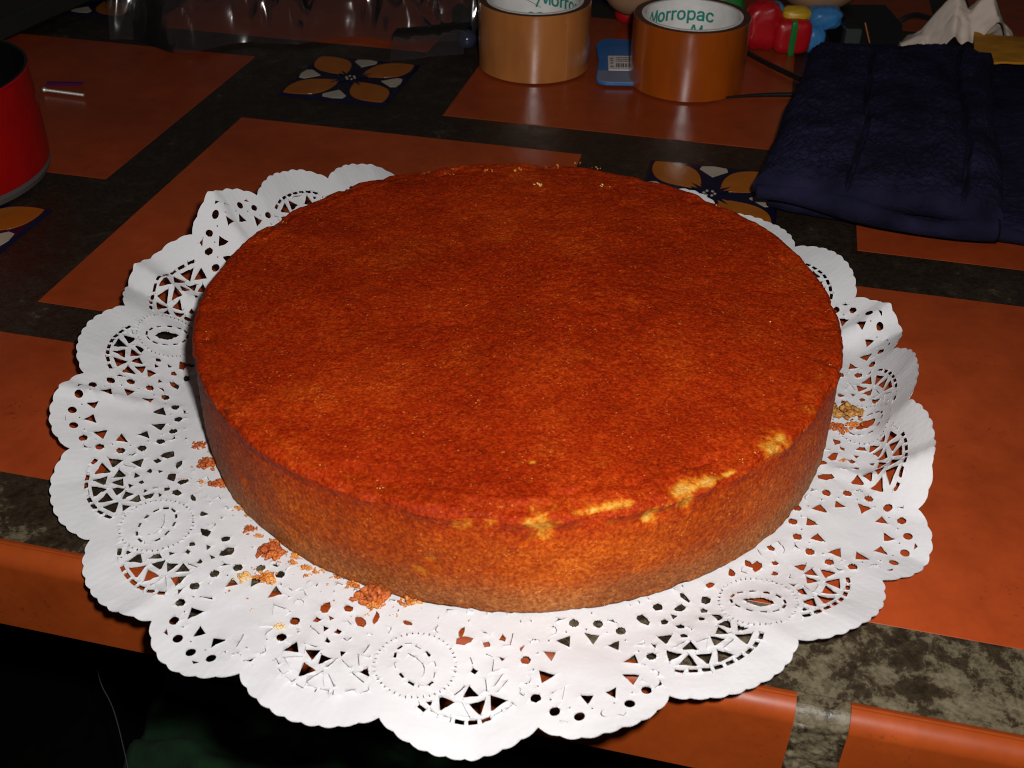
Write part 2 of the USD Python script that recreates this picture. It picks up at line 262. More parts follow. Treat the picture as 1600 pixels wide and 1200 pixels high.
def lathe(prof, n=96, c=(0, 0), closed=False):
    P = np.asarray(prof, float); th = np.linspace(0, 2 * np.pi, n, endpoint=False)
    v = np.stack([c[0] + P[:, None, 0] * np.cos(th), c[1] + P[:, None, 0] * np.sin(th), np.broadcast_to(P[:, None, 1], (len(P), n))], -1).reshape(-1, 3)
    f = []; m = len(P)
    for i in range(m if closed else m - 1):
        i2 = (i + 1) % m
        a = i * n + np.arange(n); b = i * n + (np.arange(n) + 1) % n; c_ = i2 * n + (np.arange(n) + 1) % n; d = i2 * n + np.arange(n)
        f += [np.stack([a, b, c_], 1), np.stack([a, c_, d], 1)]
    return v, np.vstack(f)
def grid_faces(nu, nv):
    i, j = np.meshgrid(np.arange(nu - 1), np.arange(nv - 1), indexing='ij'); a = (i * nv + j).ravel()
    return np.vstack([np.stack([a, a + nv, a + nv + 1], 1), np.stack([a, a + nv + 1, a + 1], 1)])
def sheet_solid(top, bot, nu, nv):
    """Closed mesh from two grids that share a border."""
    f = grid_faces(nu, nv); n = nu * nv; v = np.vstack([top.reshape(-1, 3), bot.reshape(-1, 3)])
    fs = [f, f[:, ::-1] + n]
    idx = np.arange(n).reshape(nu, nv); loop = np.concatenate([idx[:-1, 0], idx[-1, :-1], idx[:0:-1, -1], idx[0, :0:-1]])
    nx = np.roll(loop, -1); fs += [np.stack([loop, loop + n, nx + n], 1), np.stack([loop, nx + n, nx], 1)]
    return v, np.vstack(fs)
def lump(c, s, p=2.6, n=24, rot=0.0, noise=.0, seed=0):
    th, ph = np.meshgrid(np.linspace(0, 2 * np.pi, 2 * n, endpoint=False), np.linspace(-np.pi / 2, np.pi / 2, n), indexing='ij')
    e = 2 / p; sg = lambda x: np.sign(x) * np.abs(x) ** e
    P = np.stack([sg(np.cos(ph)) * sg(np.cos(th)), sg(np.cos(ph)) * sg(np.sin(th)), sg(np.sin(ph))], -1)
    P *= (1 + noise * (meshkit.fbm(P * 2.5 + 10, 3, seed) - .5))[..., None]
    P = P * np.asarray(s); x = P[..., 0] * math.cos(rot) - P[..., 1] * math.sin(rot); y = P[..., 0] * math.sin(rot) + P[..., 1] * math.cos(rot)
    P = np.stack([x, y, P[..., 2]], -1) + np.asarray(c)
    P = np.concatenate([P, P[:1]], 0)
    return P.reshape(-1, 3), grid_faces(2 * n + 1, n)

# ================================================================ SETTING
g = sbox(-3, -3, 3, 3)
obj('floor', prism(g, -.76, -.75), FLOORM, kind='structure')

# ---------------------------------------------------------------- table
table = thing('tiled_table', 'tiled table of terracotta squares set in dark mortar under the cake and doily', 'table')
YF = -.1535                                             # front edge (table coordinates)
tag(obj('mortar_bed', tblk(rbox(-.80, .80, YF + .006, 1.0, -.045, -.0009, .001)), GROUT, table))
A_, B_ = np.array([.2745, -.1235]), np.array([.1215, .2755])
BIG0 = np.array([-.1363, .1337]); S = .1205
def place_tile(x0, x1, y0, y1, k, name='tile'):
    jit = rng.normal(0, .0004, 2)
    obj(name, tblk(rbox(x0, x1, y0, y1, -.006, jit[0] * .15 - .0007, .00025)), TILE[k % 3], table)
ov = {(0, 0): (-.2555, -.0170, .0110, .2563), (1, 0): (.0215, .262, -.1068, .1313), (0, 1): (-.1225, .113, .2945, .530), (-1, 0): (-.535, -.2952, .1465, .3680),
      (0, -1): (-.392, -.1535, -.1135, -.0175), (1, 1): (.1550, .392, .1705, .408)}
k = 0
for i in range(-3, 4):
    for j in range(-2, 5):
        c = BIG0 + i * A_ + j * B_; q = ov.get((i, j), (c[0] - S, c[0] + S, c[1] - S, c[1] + S))
        x0, x1, y0, y1 = q; y0 = max(y0, -.1095)
        if x1 < -.78 or x0 > .78 or y1 - y0 < .03 or y0 > .95: continue
        place_tile(max(x0, -.78), min(x1, .78), y0, min(y1, .99), k); k += 1
# small painted tiles in the gaps between the squares
def petal(L, Wd, r_in):
    t = np.linspace(0, 1, 20); w = Wd * np.sin(np.pi * t ** 1.12) ** .85
    x = r_in + L * t; return Polygon(np.vstack([np.c_[x, w], np.c_[x[::-1], -w[::-1]]])).buffer(0)
P0 = np.array([-.2065, .3395]); HS = .0410
pc = {(0, 0): (-.2065, .3400), (1, 0): (.0685, .2165), (0, -1): (-.3440, .0610)}
for i in range(-2, 3):
    for j in range(-2, 4):
        c = np.array(pc.get((i, j), P0 + i * A_ + j * B_))
        if abs(c[0]) > .6 or c[1] < -.08 or c[1] > .8: continue
        pt = obj('painted_tile', tblk(rbox(c[0] - HS, c[0] + HS, c[1] - HS, c[1] + HS, -.006, .0008, .0016)), GLAZE_NAVY, table, label='navy glazed tile painted with a four petal orange flower')
        for q in range(4):
            a = math.degrees(math.pi / 4 + q * math.pi / 2)
            pp = affinity.translate(affinity.rotate(petal(.0450, .0138, .0080), a, origin=(0, 0)), *c)
            m = prism(pp, .0003, .0011); obj('petal', (T2B(m.vertices), m.faces), GLAZE_ORANGE, pt)
        for q in range(4):
            w = Polygon([(.0245, 0), (.0335, .0082), (.0372, .0072), (.0385, 0), (.0372, -.0072), (.0335, -.0082)]).buffer(.0006)
            pp = affinity.translate(affinity.rotate(w, q * 90, origin=(0, 0)), *c); m = prism(pp, .0003, .00105)
            obj('corner_petal', (T2B(m.vertices), m.faces), GLAZE_CREAM, pt)
        st = []
        for q in range(4):
            for da in (-16, 0, 16):
                st.append(affinity.rotate(Polygon([(0, -.0028), (.017 if da == 0 else .014, 0), (0, .0028)]), 45 + 90 * q + da, origin=(0, 0)))
        sp = affinity.translate(unary_union(st + [Point(0, 0).buffer(.006)]), *c); m = prism(sp, .0003, .0014)
        obj('flower_center', (T2B(m.vertices), m.faces), GLAZE_NAVY, pt)
        dots = trimesh.util.concatenate([prism(Point(c[0] + .0033 * math.cos(t), c[1] + .0033 * math.sin(t)).buffer(.0009), .0012, .0017) for t in np.arange(6) * 1.05])
        obj('stamen_dots', (T2B(dots.vertices), dots.faces), GLAZE_CREAM, pt)
# bullnose edge tiles along the front
def edge_tile(x0, x1):
    r = .007; zt = .0008; yb = -.1437; zb = -.0415
    arc = [(YF + r - r * math.sin(t), zt - r + r * math.cos(t)) for t in np.linspace(0, math.pi / 2, 8)]
    pr = [(yb, -.007), (yb, zt - .0018), (yb - .0012, zt - .0006), (yb - .004, zt)] + arc + [(YF, zb + .001), (YF + .001, zb), (YF + .007, zb), (YF + .007, -.007)]
    pr = np.array(pr)[::-1]; n = len(pr); m = trimesh.creation.extrude_polygon(Polygon(pr), x1 - x0, engine='earcut')
    v = np.asarray(m.vertices); V = np.stack([x0 + v[:, 2], v[:, 0], v[:, 1]], 1)
    m2 = trimesh.Trimesh(V, m.faces); m2.fix_normals()
    return T2B(np.asarray(m2.vertices)), np.asarray(m2.faces)
for i in range(-3, 4):
    obj('edge_tile', edge_tile(.1469 + .2242 * (i - 1) + .0, .1469 + .2242 * (i - 1) + .2065), EDGE, table, smooth=35)
# rough mortar between the edge tiles: displaced strip, flush with them
for i in range(-2, 4):
    xc = .1381 + .2242 * (i - 1); nu, nv = 26, 90
    xs = np.linspace(xc - .0092, xc + .0092, nu)
    s_ = np.linspace(0, 1, nv); py, pz = [], []
    for s in s_:
        d = s * .056; L1 = .0045; arcL = .007 * math.pi / 2
        if d < L1: py.append(-.1437 - d * 1.1); pz.append(-.0005)
        elif d < L1 + arcL: t = (d - L1) / .007; py.append(YF + .0075 - .007 * math.sin(t)); pz.append(-.0075 + .007 * math.cos(t))
        else: py.append(YF + .0005); pz.append(-.0075 - (d - L1 - arcL))
    X, Y = np.meshgrid(xs, py, indexing='ij'); Z = np.meshgrid(xs, pz, indexing='ij')[1]
    h = (meshkit.fbm(np.stack([X * 260, np.broadcast_to(s_ * 18, X.shape), X * 0 + i], -1), 4, 3) - .5) * .0024
    P = np.stack([X, Y - np.abs(h) * 0 + np.where(s_[None] > .25, h, h * .0), Z + np.where(s_[None] > .25, 0, h * .4)], -1)
    back = P.copy(); back[..., 1] += .006; back[..., 2] -= .004
    v, f = sheet_solid(P, back, nu, nv); obj('edge_mortar', (T2B(v), f), GROUT, table, smooth=60)
# far-field slab behind front keeps mortar bed closed under the edge tiles

# green cloth in the dark below the front edge
nu, nv = 120, 90
U, Vv = np.meshgrid(np.linspace(0, 1, nu), np.linspace(0, 1, nv), indexing='ij')
X = -.27 + .53 * U + .05 * Vv; Y = -.20 + .34 * Vv - .05 * U
Z = -.228 - .075 * (1 - U) ** 1.6 + .020 * meshkit.fbm(np.stack([X * 22, Y * 45, X * 0], -1), 4, 5) + .005 * np.sin(X * 120 + Y * 210 + 5 * meshkit.fbm(np.stack([X * 20, Y * 20, X * 0], -1), 2, 9))
top = np.stack([X, Y, Z], -1); bot = top - [0, 0, .012]
v, f = sheet_solid(top, bot, nu, nv)
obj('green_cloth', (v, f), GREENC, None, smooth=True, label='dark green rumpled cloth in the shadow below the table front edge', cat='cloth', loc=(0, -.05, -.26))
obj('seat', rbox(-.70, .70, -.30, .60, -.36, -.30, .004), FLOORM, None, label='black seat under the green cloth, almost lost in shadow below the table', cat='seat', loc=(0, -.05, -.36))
obj('dangling_thread', tube(spline([(-.239, .0011, -.2), (-.228, -.020, -.2), (-.2175, -.035, -.2), (-.2002, -.069, -.2), (-.19, -.09, -.2)], 20), .0003, 6), SCREEN, None, label='faint grey thread hanging in the dark under the left table edge', cat='thread', loc=(-.215, -.03, -.2))

# ================================================================ DOILY
DC = np.array([-.008, -.002]); RD = .1955
deg = math.radians
def pol(a, r): return np.array([r * math.cos(a), r * math.sin(a)])
def dome(t, d): return d * (1 - np.abs(t) ** 2.2)
ROS = [deg(-168.75 + 45 * i) for i in range(8)]
pts = []
for a0 in ROS:
    for lo, hi, amp, n_sc in ((-6.7, 6.7, .0088, 7), (6.7, 22.5, .0085, 9), (22.5, 38.3, .0085, 9)):
        t = np.linspace(-1, 1, n_sc * 9, endpoint=False)
        ang = a0 + np.radians((lo + hi) / 2 + t * (hi - lo) / 2)
        r = RD - amp + dome(t, amp) + .0008 * np.abs(np.sin((t + 1) / 2 * np.pi * n_sc)) - .0005
        if hi - lo < 14: r = r + .0005
        pts.append(np.c_[r * np.cos(ang), r * np.sin(ang)])
outline = Polygon(np.vstack(pts))
holes, slits = [], []
def poly_at(p, c, rot): return affinity.translate(affinity.rotate(p, math.degrees(rot), origin=(0, 0)), *c)
def uncut_prob(a):
    d = (math.degrees(a) + 180) % 360 - 180
    if -121 < d < -82: return .58
    if -70 < d < -40: return .10
    if -45 < d < -36: return .4
    return .09
def add(p):
    if p.is_empty or p.area < 4e-7: return
    c = p.centroid; a = math.atan2(c.y, c.x)
    if rng.random() < uncut_prob(a):
        d = rng.uniform(0, 2 * np.pi); s = p.difference(affinity.translate(p, .00035 * math.cos(d), .00035 * math.sin(d)))
        if not s.is_empty: slits.append(s)
    else: holes.append(p)
ros_keep = []; med_keep = []
for a0 in ROS:
    c = pol(a0, .1655); ros_keep.append(Point(c).buffer(.0262))
    nh = 16
    for q in range(nh):
        th = a0 + 2 * np.pi * q / nh
        add(affinity.translate(Point(0, 0).buffer(.00178, 8), *(c + pol(th, .0218))))
        if q % 2 == 0:
            th2 = th + np.pi / nh; tr = Polygon([(-.0011, -.0009), (.0010, 0), (-.0011, .0009)]); 
            add(poly_at(Polygon([(.0002, -.0014), (.0012, 0), (.0002, .0014)]).buffer(.0001), c + pol(th2, .0242), th2))
        holes.append(affinity.translate(Point(0, 0).buffer(.00033, 3), *(c + pol(th + np.pi / nh, .0188))))
    for q in range(10):
        th = a0 + 2 * np.pi * (q + .5) / 10; sgn = 1 if q % 2 else -1; sz = rng.uniform(.9, 1.1)
        t_ = Polygon([(-.0030, .0006 * sgn), (.0019, -.0026), (.0021, .0027)]) if q % 3 else Polygon([(.0026, .0008 * sgn), (-.0017, -.0023), (-.0019, .0025)])
        add(poly_at(affinity.scale(t_, sz, sz), c + pol(th, .0147), th))
    # medallion with its drop, on the axis between the two lattice lobes
    am = a0 + deg(24.3); cm = pol(am, .1625); tilt = am + deg(38)
    med_keep.append(Point(cm).buffer(.0152))
    drop = Polygon([(x, w) for x, w in zip(np.linspace(-.0058, .0058, 16), .0026 * np.sin(np.pi * np.linspace(0, 1, 16)) ** .8 * (1 + .35 * np.linspace(-1, 1, 16)))] +
                   [(x, -w) for x, w in zip(np.linspace(.0058, -.0058, 16), .0026 * np.sin(np.pi * np.linspace(0, 1, 16)) ** .8 * (1 + .35 * np.linspace(1, -1, 16)))]).buffer(0)
    add(poly_at(drop, cm, tilt))
    for q in range(12):
        t = 2 * np.pi * (q + .5) / 12; e = np.array([.0096 * math.cos(t), .0062 * math.sin(t)]); tg = math.atan2(.0062 * math.cos(t), -.0096 * math.sin(t))
        add(poly_at(affinity.rotate(sbox(-.0012, -.00048, .0012, .00048), math.degrees(tg), origin=(0, 0)), cm + np.array([e[0] * math.cos(tilt) - e[1] * math.sin(tilt), e[0] * math.sin(tilt) + e[1] * math.cos(tilt)]), tilt))
    for q in range(44):
        t = 2 * np.pi * q / 44; holes.append(poly_at(sbox(-.00045, -.00020, .00045, .00020), cm + pol(t, .0138), t))
ros_u, med_u = unary_union(ros_keep), unary_union(med_keep)
block = unary_union([ros_u.buffer(.0008), med_u.buffer(.0006)])
for a0 in ROS:
    for sgn in (-1, 1):
        al = a0 + deg(22.5) + sgn * deg(7.9); c = pol(al, .1590)
        cand = []
        for q in range(19):                              # dashes following the lobe
            t = deg(-97) + deg(194) * q / 18; th = al + t
            cand.append((poly_at(sbox(-.0008, -.00155, .0008, .00155), c + pol(th, .0242 - .0012 * math.cos(t * 2)), th), 1))
        n = 11
        for q in range(n):                                # two rings of lattice triangles
            t = deg(-92) + deg(184) * q / (n - 1); th = al + t
            up = q % 2 == 0
            cand.append((poly_at(Polygon([(.0030, 0), (-.0026, -.0030), (-.0026, .0030)] if up else [(-.0030, 0), (.0027, -.0034), (.0027, .0034)]), c + pol(th, .0183), th), 0))
        for q in range(8):
            t = deg(-84) + deg(168) * q / 7; th = al + t; up = q % 2 == 1
            cand.append((poly_at(Polygon([(.0026, 0), (-.0020, -.0024), (-.0024, .0024)] if up else [(-.0026, 0), (.0022, -.0028), (.0022, .0028)]), c + pol(th, .0112), th), 0))
        for p, kd in cand:
            if kd and p.intersects(block): continue
            p = p.difference(block)
            for gq in getattr(p, 'geoms', [p]):
                if gq.area > 2.5e-6: add(gq.buffer(-.00025).buffer(.00025))
    # flowers between lattice and inner ring: irregular openings round blank blossoms
    for da, rr, sx, sy, ro in ((9.5, .1485, .0034, .0022, .4), (12.6, .1452, .0024, .0017, 1.1), (15.2, .1492, .0021, .0032, -.3), (17.0, .1458, .0028, .0014, .1), (19.2, .1500, .0020, .0022, .8), (21.6, .1452, .0012, .0024, 0),
                            (26.0, .1452, .0022, .0016, -.8), (29.2, .1462, .0028, .0015, -.1), (29.8, .1492, .0021, .0032, .3), (33.0, .1450, .0024, .0017, -1.1), (35.5, .1485, .0032, .0022, -.4)):
        th = a0 + deg(da); m = 7; tt = np.arange(m) * 2 * np.pi / m + rng.uniform(0, 1); rad = rng.uniform(.62, 1.2, m)
        p = Polygon(np.c_[sx * rad * np.cos(tt), sy * rad * np.sin(tt)]); p = poly_at(p, pol(th, rr), th + ro).difference(block)
        for gq in getattr(p, 'geoms', [p]):
            if gq.area > 2e-6: add(gq)
    for q in range(30):                                   # pricked ring beside the plain disc
        th = a0 + deg(45 * q / 30)
        if rng.random() < .35: holes.append(poly_at(sbox(-.0005, -.00018, .0005, .00018), pol(th, .1405), th))
        if q % 2 == 0 and rng.random() < .5: slits.append(poly_at(Polygon([(-.0010, -.0013), (.0011, -.0009), (.0009, .0013), (-.0011, .0010)]), pol(th, .1372), th).difference(poly_at(sbox(-.0008, -.0010, .0012, .0014), pol(th, .1372), th)))
# small openings filling the lace between blossoms, lattice and rosettes
busy = unary_union([h.buffer(.00135) for h in holes + slits] + [ros_u.buffer(.0006), med_u.buffer(.0006)])
tree_pts = []
for _ in range(2600):
    a_, r_ = rng.uniform(-math.pi, math.pi), rng.uniform(.1465, .1655); p0_ = pol(a_, r_)
    if any((p0_[0] - q[0]) ** 2 + (p0_[1] - q[1]) ** 2 < .0041 ** 2 for q in tree_pts): continue
    m = int(rng.integers(3, 6)); tt = np.sort(rng.uniform(0, .5, m)) + np.arange(m) * 2 * np.pi / m; rr2 = rng.uniform(.0010, .0019, m)
    hp = Polygon(np.c_[p0_[0] + rr2 * np.cos(tt), p0_[1] + rr2 * np.sin(tt)])
    if hp.intersects(busy): continue
    tree_pts.append(p0_); add(hp)
cut = unary_union([h.buffer(0) for h in holes + slits])
paper = outline.difference(cut.intersection(outline.buffer(-.004)))
if paper.geom_type != 'Polygon': paper = max(paper.geoms, key=lambda q: q.area)
# cut into small cells so the sheet can bend
G = .0026; cells_v, cells_f, nvt = [], [], 0
shapely.prepare(paper)
def emit(v, f):
    global nvt
    cells_v.append(v); cells_f.append(f + nvt); nvt += len(v)
BIG = G * 8
for bx0 in np.arange(-.2, .2, BIG):
    for by0 in np.arange(-.2, .2, BIG):
        blk = paper.intersection(sbox(bx0, by0, bx0 + BIG, by0 + BIG))
        if blk.is_empty: continue
        xs = bx0 + G * np.arange(8); ys = by0 + G * np.arange(8)
        XX, YY = np.meshgrid(xs, ys); bxs = shapely.box(XX.ravel(), YY.ravel(), XX.ravel() + G, YY.ravel() + G)
        if blk.area > BIG * BIG * .99999: parts = bxs
        else: parts = shapely.intersection(bxs, blk)
        for q in parts:
            for gq in getattr(q, 'geoms', [q]):
                if gq.geom_type != 'Polygon' or gq.area < 1e-10: continue
                emit(*tri2d(gq))
V2, F2 = np.vstack(cells_v), np.vstack(cells_f)
key = np.round(V2 / 1e-6).astype(np.int64); _, first, inv = np.unique(key, axis=0, return_index=True, return_inverse=True); inv = inv.ravel()
V2 = V2[first]; F2 = inv[F2]; F2 = F2[(F2[:, 0] != F2[:, 1]) & (F2[:, 1] != F2[:, 2]) & (F2[:, 0] != F2[:, 2])]
e1, e2 = V2[F2[:, 1]] - V2[F2[:, 0]], V2[F2[:, 2]] - V2[F2[:, 0]]
F2[(e1[:, 0] * e2[:, 1] - e1[:, 1] * e2[:, 0]) < 0] = F2[(e1[:, 0] * e2[:, 1] - e1[:, 1] * e2[:, 0]) < 0][:, ::-1]
# bend table: angle, radius where it starts to rise, slope in degrees
BEND = np.array([(-180, .140, 24), (-172, .140, 20), (-165, .140, 13), (-157, .135, 5), (-148, .13, 2), (-140, .13, 0), (-124, .13, 0), (-118, .14, 3), (-103, .14, 3), (-92, .13, -2), (-84, .14, 5), (-78, .145, 13), (-64, .145, 14), (-50, .145, 13), (-40, .15, 8),
                 (-34, .165, 4), (-28, .166, 14), (-23, .158, 46), (-12, .157, 62), (-3, .160, 60), (4, .162, 52), (9, .163, 30), (15, .155, 34), (22, .145, 30), (30, .13, 22), (42, .13, 18), (52, .13, 19), (63, .13, 18), (69, .13, 20), (74, .13, 12), (80, .13, 8), (100, .13, 8), (109, .13, 18), (114, .13, 28),
                 (122, .13, 38), (131, .13, 45), (139, .128, 50), (147, .128, 51), (152, .13, 44), (157, .13, 26), (163, .135, 19), (168, .135, 24), (174, .138, 24), (180, .140, 24)], float)
def bend(P, push=0.0):
    x, y = P[:, 0], P[:, 1]; r = np.hypot(x, y); a = np.degrees(np.arctan2(y, x))
    rs = np.interp(a, BEND[:, 0], BEND[:, 1]); sl = np.radians(np.interp(a, BEND[:, 0], BEND[:, 2]))
    L = np.maximum(r - rs, 0); w = .014; k = np.clip(L / w, 0, 1)
    # slope eases in over w: integrate
    n = 24; s = (np.arange(n) + .5) / n; Ls = L[:, None] * s; ks = np.clip(Ls / w, 0, 1); ang = sl[:, None] * ks * ks * (3 - 2 * ks)
    h = (np.sin(ang)).mean(1) * L; dr = (np.cos(ang)).mean(1) * L
    rr = np.where(r > rs, rs + dr, r)
    out = np.clip((r - .128) / .04, 0, 1)
    q = np.stack([x * 55, y * 55, x * 0], -1); q2 = np.stack([x * 160, y * 160, x * 0 + 4], -1)
    h = h + out * .0026 * (meshkit.fbm(q * .5, 2, 2) - .46) + out * .0006 * (meshkit.fbm(q2, 3, 8) - .5)
    # sharp creases across the paper
    for ca, cw, ch in ((161, 2.6, .0050), (-172, 1.5, .0014), (-113, 2.4, .0008), (-133, 1.8, .0010), (13, 2.0, .0035), (-22, 2.0, .0025), (148, 2, .0030), (-57, 2.5, .0008)):
        d = (a - ca + 180) % 360 - 180; h = h + out * ch * np.maximum(0, 1 - np.abs(d) / cw)
    # diagonal press fold near the second rosette
    xr, yr = x * math.cos(-1.15) - y * math.sin(-1.15), x * math.sin(-1.15) + y * math.cos(-1.15)
    out3 = np.stack([x / np.maximum(r, 1e-9) * rr + DC[0], y / np.maximum(r, 1e-9) * rr + DC[1], h], 1)
    tx, ty = B2T(out3[:, 0], out3[:, 1]); on = ty > YF - .001
    floor_z = .0012 + .0006 * meshkit.noise(np.stack([x * 120, y * 120, x * 0], -1), 4)
    drop = np.clip((YF - ty) / .03, 0, 1)
    out3[:, 2] = np.where(on, np.maximum(out3[:, 2] + .0012, floor_z), np.maximum(out3[:, 2] + .0012, .0012 - drop * .003) )
    return out3
P3 = bend(V2)
# burr: the punched edges stand up a little
edges = np.sort(np.vstack([F2[:, [0, 1]], F2[:, [1, 2]], F2[:, [2, 0]]]), 1); ue, cnt = np.unique(edges, axis=0, return_counts=True)
bv = np.unique(ue[cnt == 1]); bv = bv[np.hypot(*V2[bv].T) < .182]
P3[bv, 2] += rng.uniform(-.00005, .0005, len(bv))
rV = np.hypot(V2[:, 0], V2[:, 1]); uvs = np.c_[np.arctan2(V2[:, 1], V2[:, 0]) * .19, rV]
nrm = meshkit.arrays((P3, F2), True)[2]; lower = P3 - nrm * .00016
be = ue[cnt == 1]; dire = np.vstack([F2[:, [0, 1]], F2[:, [1, 2]], F2[:, [2, 0]]]); so = np.sort(dire, 1)
ke = so[:, 0].astype(np.int64) * len(V2) + so[:, 1]; kb = be[:, 0].astype(np.int64) * len(V2) + be[:, 1]; bd = dire[np.isin(ke, kb)]
n0 = len(P3)
side = np.vstack([np.c_[bd[:, 0], bd[:, 0] + n0, bd[:, 1] + n0], np.c_[bd[:, 0], bd[:, 1] + n0, bd[:, 1]]])
DF = np.vstack([F2, F2[:, ::-1] + n0, side[:, ::-1]])
obj('paper_doily', (np.vstack([P3, lower]), DF), PAPER, None, smooth=True, uv=np.vstack([uvs, uvs]), label='white lace paper doily with scalloped edge lying under the round cake', cat='doily', loc=(0, 0, 0))
def doily_z(x, y):
    return float(bend(np.array([[x - DC[0], y - DC[1]]]))[0, 2])

# ================================================================ CAKE
PATCH = np.array([(0.0083,-0.1363,0.0447,0.0058),(0.0095,-0.1363,0.0396,0.0047),(0.0046,-0.1365,0.0379,0.0026),(0.0200,-0.1351,0.0475,0.0026),(0.0254,-0.1342,0.0480,0.0026),(0.0320,-0.1328,0.0473,0.0024),(0.0374,-0.1314,0.0478,0.0021),(0.0457,-0.1287,0.0425,0.0037),(0.0448,-0.1291,0.0404,0.0026),(0.0572,-0.1240,0.0467,0.0047),(0.0584,-0.1235,0.0423,0.0032),(0.0631,-0.1211,0.0486,0.0034),(0.0683,-0.1183,0.0491,0.0029),(0.0737,-0.1150,0.0490,0.0026),(0.0904,-0.0959,0.0473,0.0058),(0.0940,-0.0914,0.0473,0.0037),(-0.0290,-0.1335,0.0254,0.0037),(-0.0332,-0.1325,0.0201,0.0032),(-0.0373,-0.1314,0.0163,0.0026),(-0.0400,-0.1306,0.0238,0.0021),(-0.1012,-0.0917,0.0224,0.0032),(-0.1006,-0.0924,0.0204,0.0024),(-0.0813,-0.1097,0.0140,0.0032),(-0.0770,-0.1128,0.0118,0.0026),(-0.0848,-0.1071,0.0150,0.0021),(-0.0605,-0.1225,0.0248,0.0016),(-0.0657,-0.1198,0.0472,0.0018),(-0.0622,-0.1216,0.0469,0.0016),(-0.0551,-0.1250,0.0474,0.0013),(-0.0460,-0.1286,0.0468,0.0013),(-0.0416,-0.1301,0.0459,0.0013),(-0.0371,-0.1315,0.0460,0.0013),(-0.0089,-0.1363,0.0443,0.0024),(0.0053,-0.1089,0.0473,0.0016),(-0.1209,-0.0636,0.0552,0.0026),(-0.1170,-0.0705,0.0543,0.0021),(-0.1147,-0.0692,0.0473,0.0021),(-0.1053,-0.0870,0.0520,0.0024),(-0.0992,-0.0939,0.0515,0.0021),(-0.0485,-0.1277,0.0066,0.0016),(-0.0915,-0.1015,0.0177,0.0016)])
def on_cake(p, q, n): return [tuple(np.array(p) * (1 - t) + np.array(q) * t) for t in np.linspace(0, 1, n)]
PATCH = np.vstack([PATCH, on_cake((.0165, -.1355, .0468, .0016), (.0395, -.1308, .0474, .0018), 12), on_cake((.0560, -.1245, .0470, .0030), (.0770, -.1130, .0476, .0020), 12), on_cake((.0440, -.1292, .0430, .0022), (.0590, -.1232, .0445, .0030), 5), on_cake((-.0400, -.1306, .0140, .0016), (-.0270, -.1338, .0240, .0024), 7)])
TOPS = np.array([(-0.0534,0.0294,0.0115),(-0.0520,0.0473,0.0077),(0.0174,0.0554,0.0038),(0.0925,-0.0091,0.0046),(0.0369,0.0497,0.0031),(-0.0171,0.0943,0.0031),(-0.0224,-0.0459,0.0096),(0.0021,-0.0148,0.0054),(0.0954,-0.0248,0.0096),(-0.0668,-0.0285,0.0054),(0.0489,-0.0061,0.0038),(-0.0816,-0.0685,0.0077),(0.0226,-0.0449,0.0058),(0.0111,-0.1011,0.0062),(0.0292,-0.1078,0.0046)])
HC, RC = .0482, .1378
prof = [(.0001, .0018), (.10, .0018), (.131, .0018), (RC + .0002, .0022)]
for t in np.linspace(0, 1, 40)[1:]: prof.append((RC + .0006 + .0010 * math.sin(np.pi * t * .9) - .0016 * t, .0022 + (HC - .0065 - .0022) * t))
er = .0040
for t in np.linspace(0, np.pi / 2, 14)[1:]: prof.append((RC - er + .0002 + er * math.cos(t), HC - er + er * math.sin(t)))
for r in np.linspace(RC - er, .0004, 105)[1:]: prof.append((r, HC))
NT = 560
cv, cf = lathe(prof, NT)
rad = np.hypot(cv[:, 0], cv[:, 1]); nx = cv / np.maximum(np.linalg.norm(cv, axis=1), 1e-9)[:, None]
nrm = meshkit.arrays((cv, cf), True)[2]
if nrm[np.argmax(cv[:, 2] + rad * -.2), 2] < 0: cf = cf[:, ::-1]; nrm = -nrm
topm = np.clip((cv[:, 2] - HC + .003) / .003, 0, 1)
pat = np.zeros(len(cv))
for px, py, pz, pr in PATCH:
    if px < -.03 and pr < .0022 and pz > .03: continue
    if px < -.10 and pz > .04: continue
    rr_ = math.hypot(px, py); 
    if pz > .0462 or rr_ < .1335: s = (.1345 if rr_ > .125 else max(rr_, .10)) / rr_; px, py, pz = px * s, py * s, (HC if rr_ < .128 else min(pz, HC - .001))
    d = np.linalg.norm(cv - [px, py, pz], axis=1) / (pr * 1.15); pat = np.maximum(pat, np.exp(-(d * 1.05) ** 2) * .93)
ang_ = np.arctan2(cv[:, 1], cv[:, 0])
front = np.exp(-((np.degrees(ang_) + 72) / 42) ** 2)
band = np.exp(-((rad - .1362) / .0045) ** 2 - ((cv[:, 2] - .0435) / .0060) ** 2)
pat = np.maximum(pat, band * front * (.18 + .75 * np.clip(meshkit.fbm(cv * 95 + 33, 3, 12) - .42, 0, 1) * 2.2))
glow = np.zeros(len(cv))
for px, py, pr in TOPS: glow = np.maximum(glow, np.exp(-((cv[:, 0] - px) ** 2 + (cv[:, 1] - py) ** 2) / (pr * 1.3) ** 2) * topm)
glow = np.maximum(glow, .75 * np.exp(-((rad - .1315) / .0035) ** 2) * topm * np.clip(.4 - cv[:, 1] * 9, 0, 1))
big = meshkit.fbm(cv * 40 + 50, 3, 1) - .5; mid = meshkit.fbm(cv * 170 + 90, 4, 2) - .5; fine = meshkit.noise(cv * 620 + 9, 3) - .5
disp = .0018 * big + .0007 * mid + .00058 * fine
disp -= .0015 * np.clip(pat, 0, 1) * (1 + 3.5 * mid)
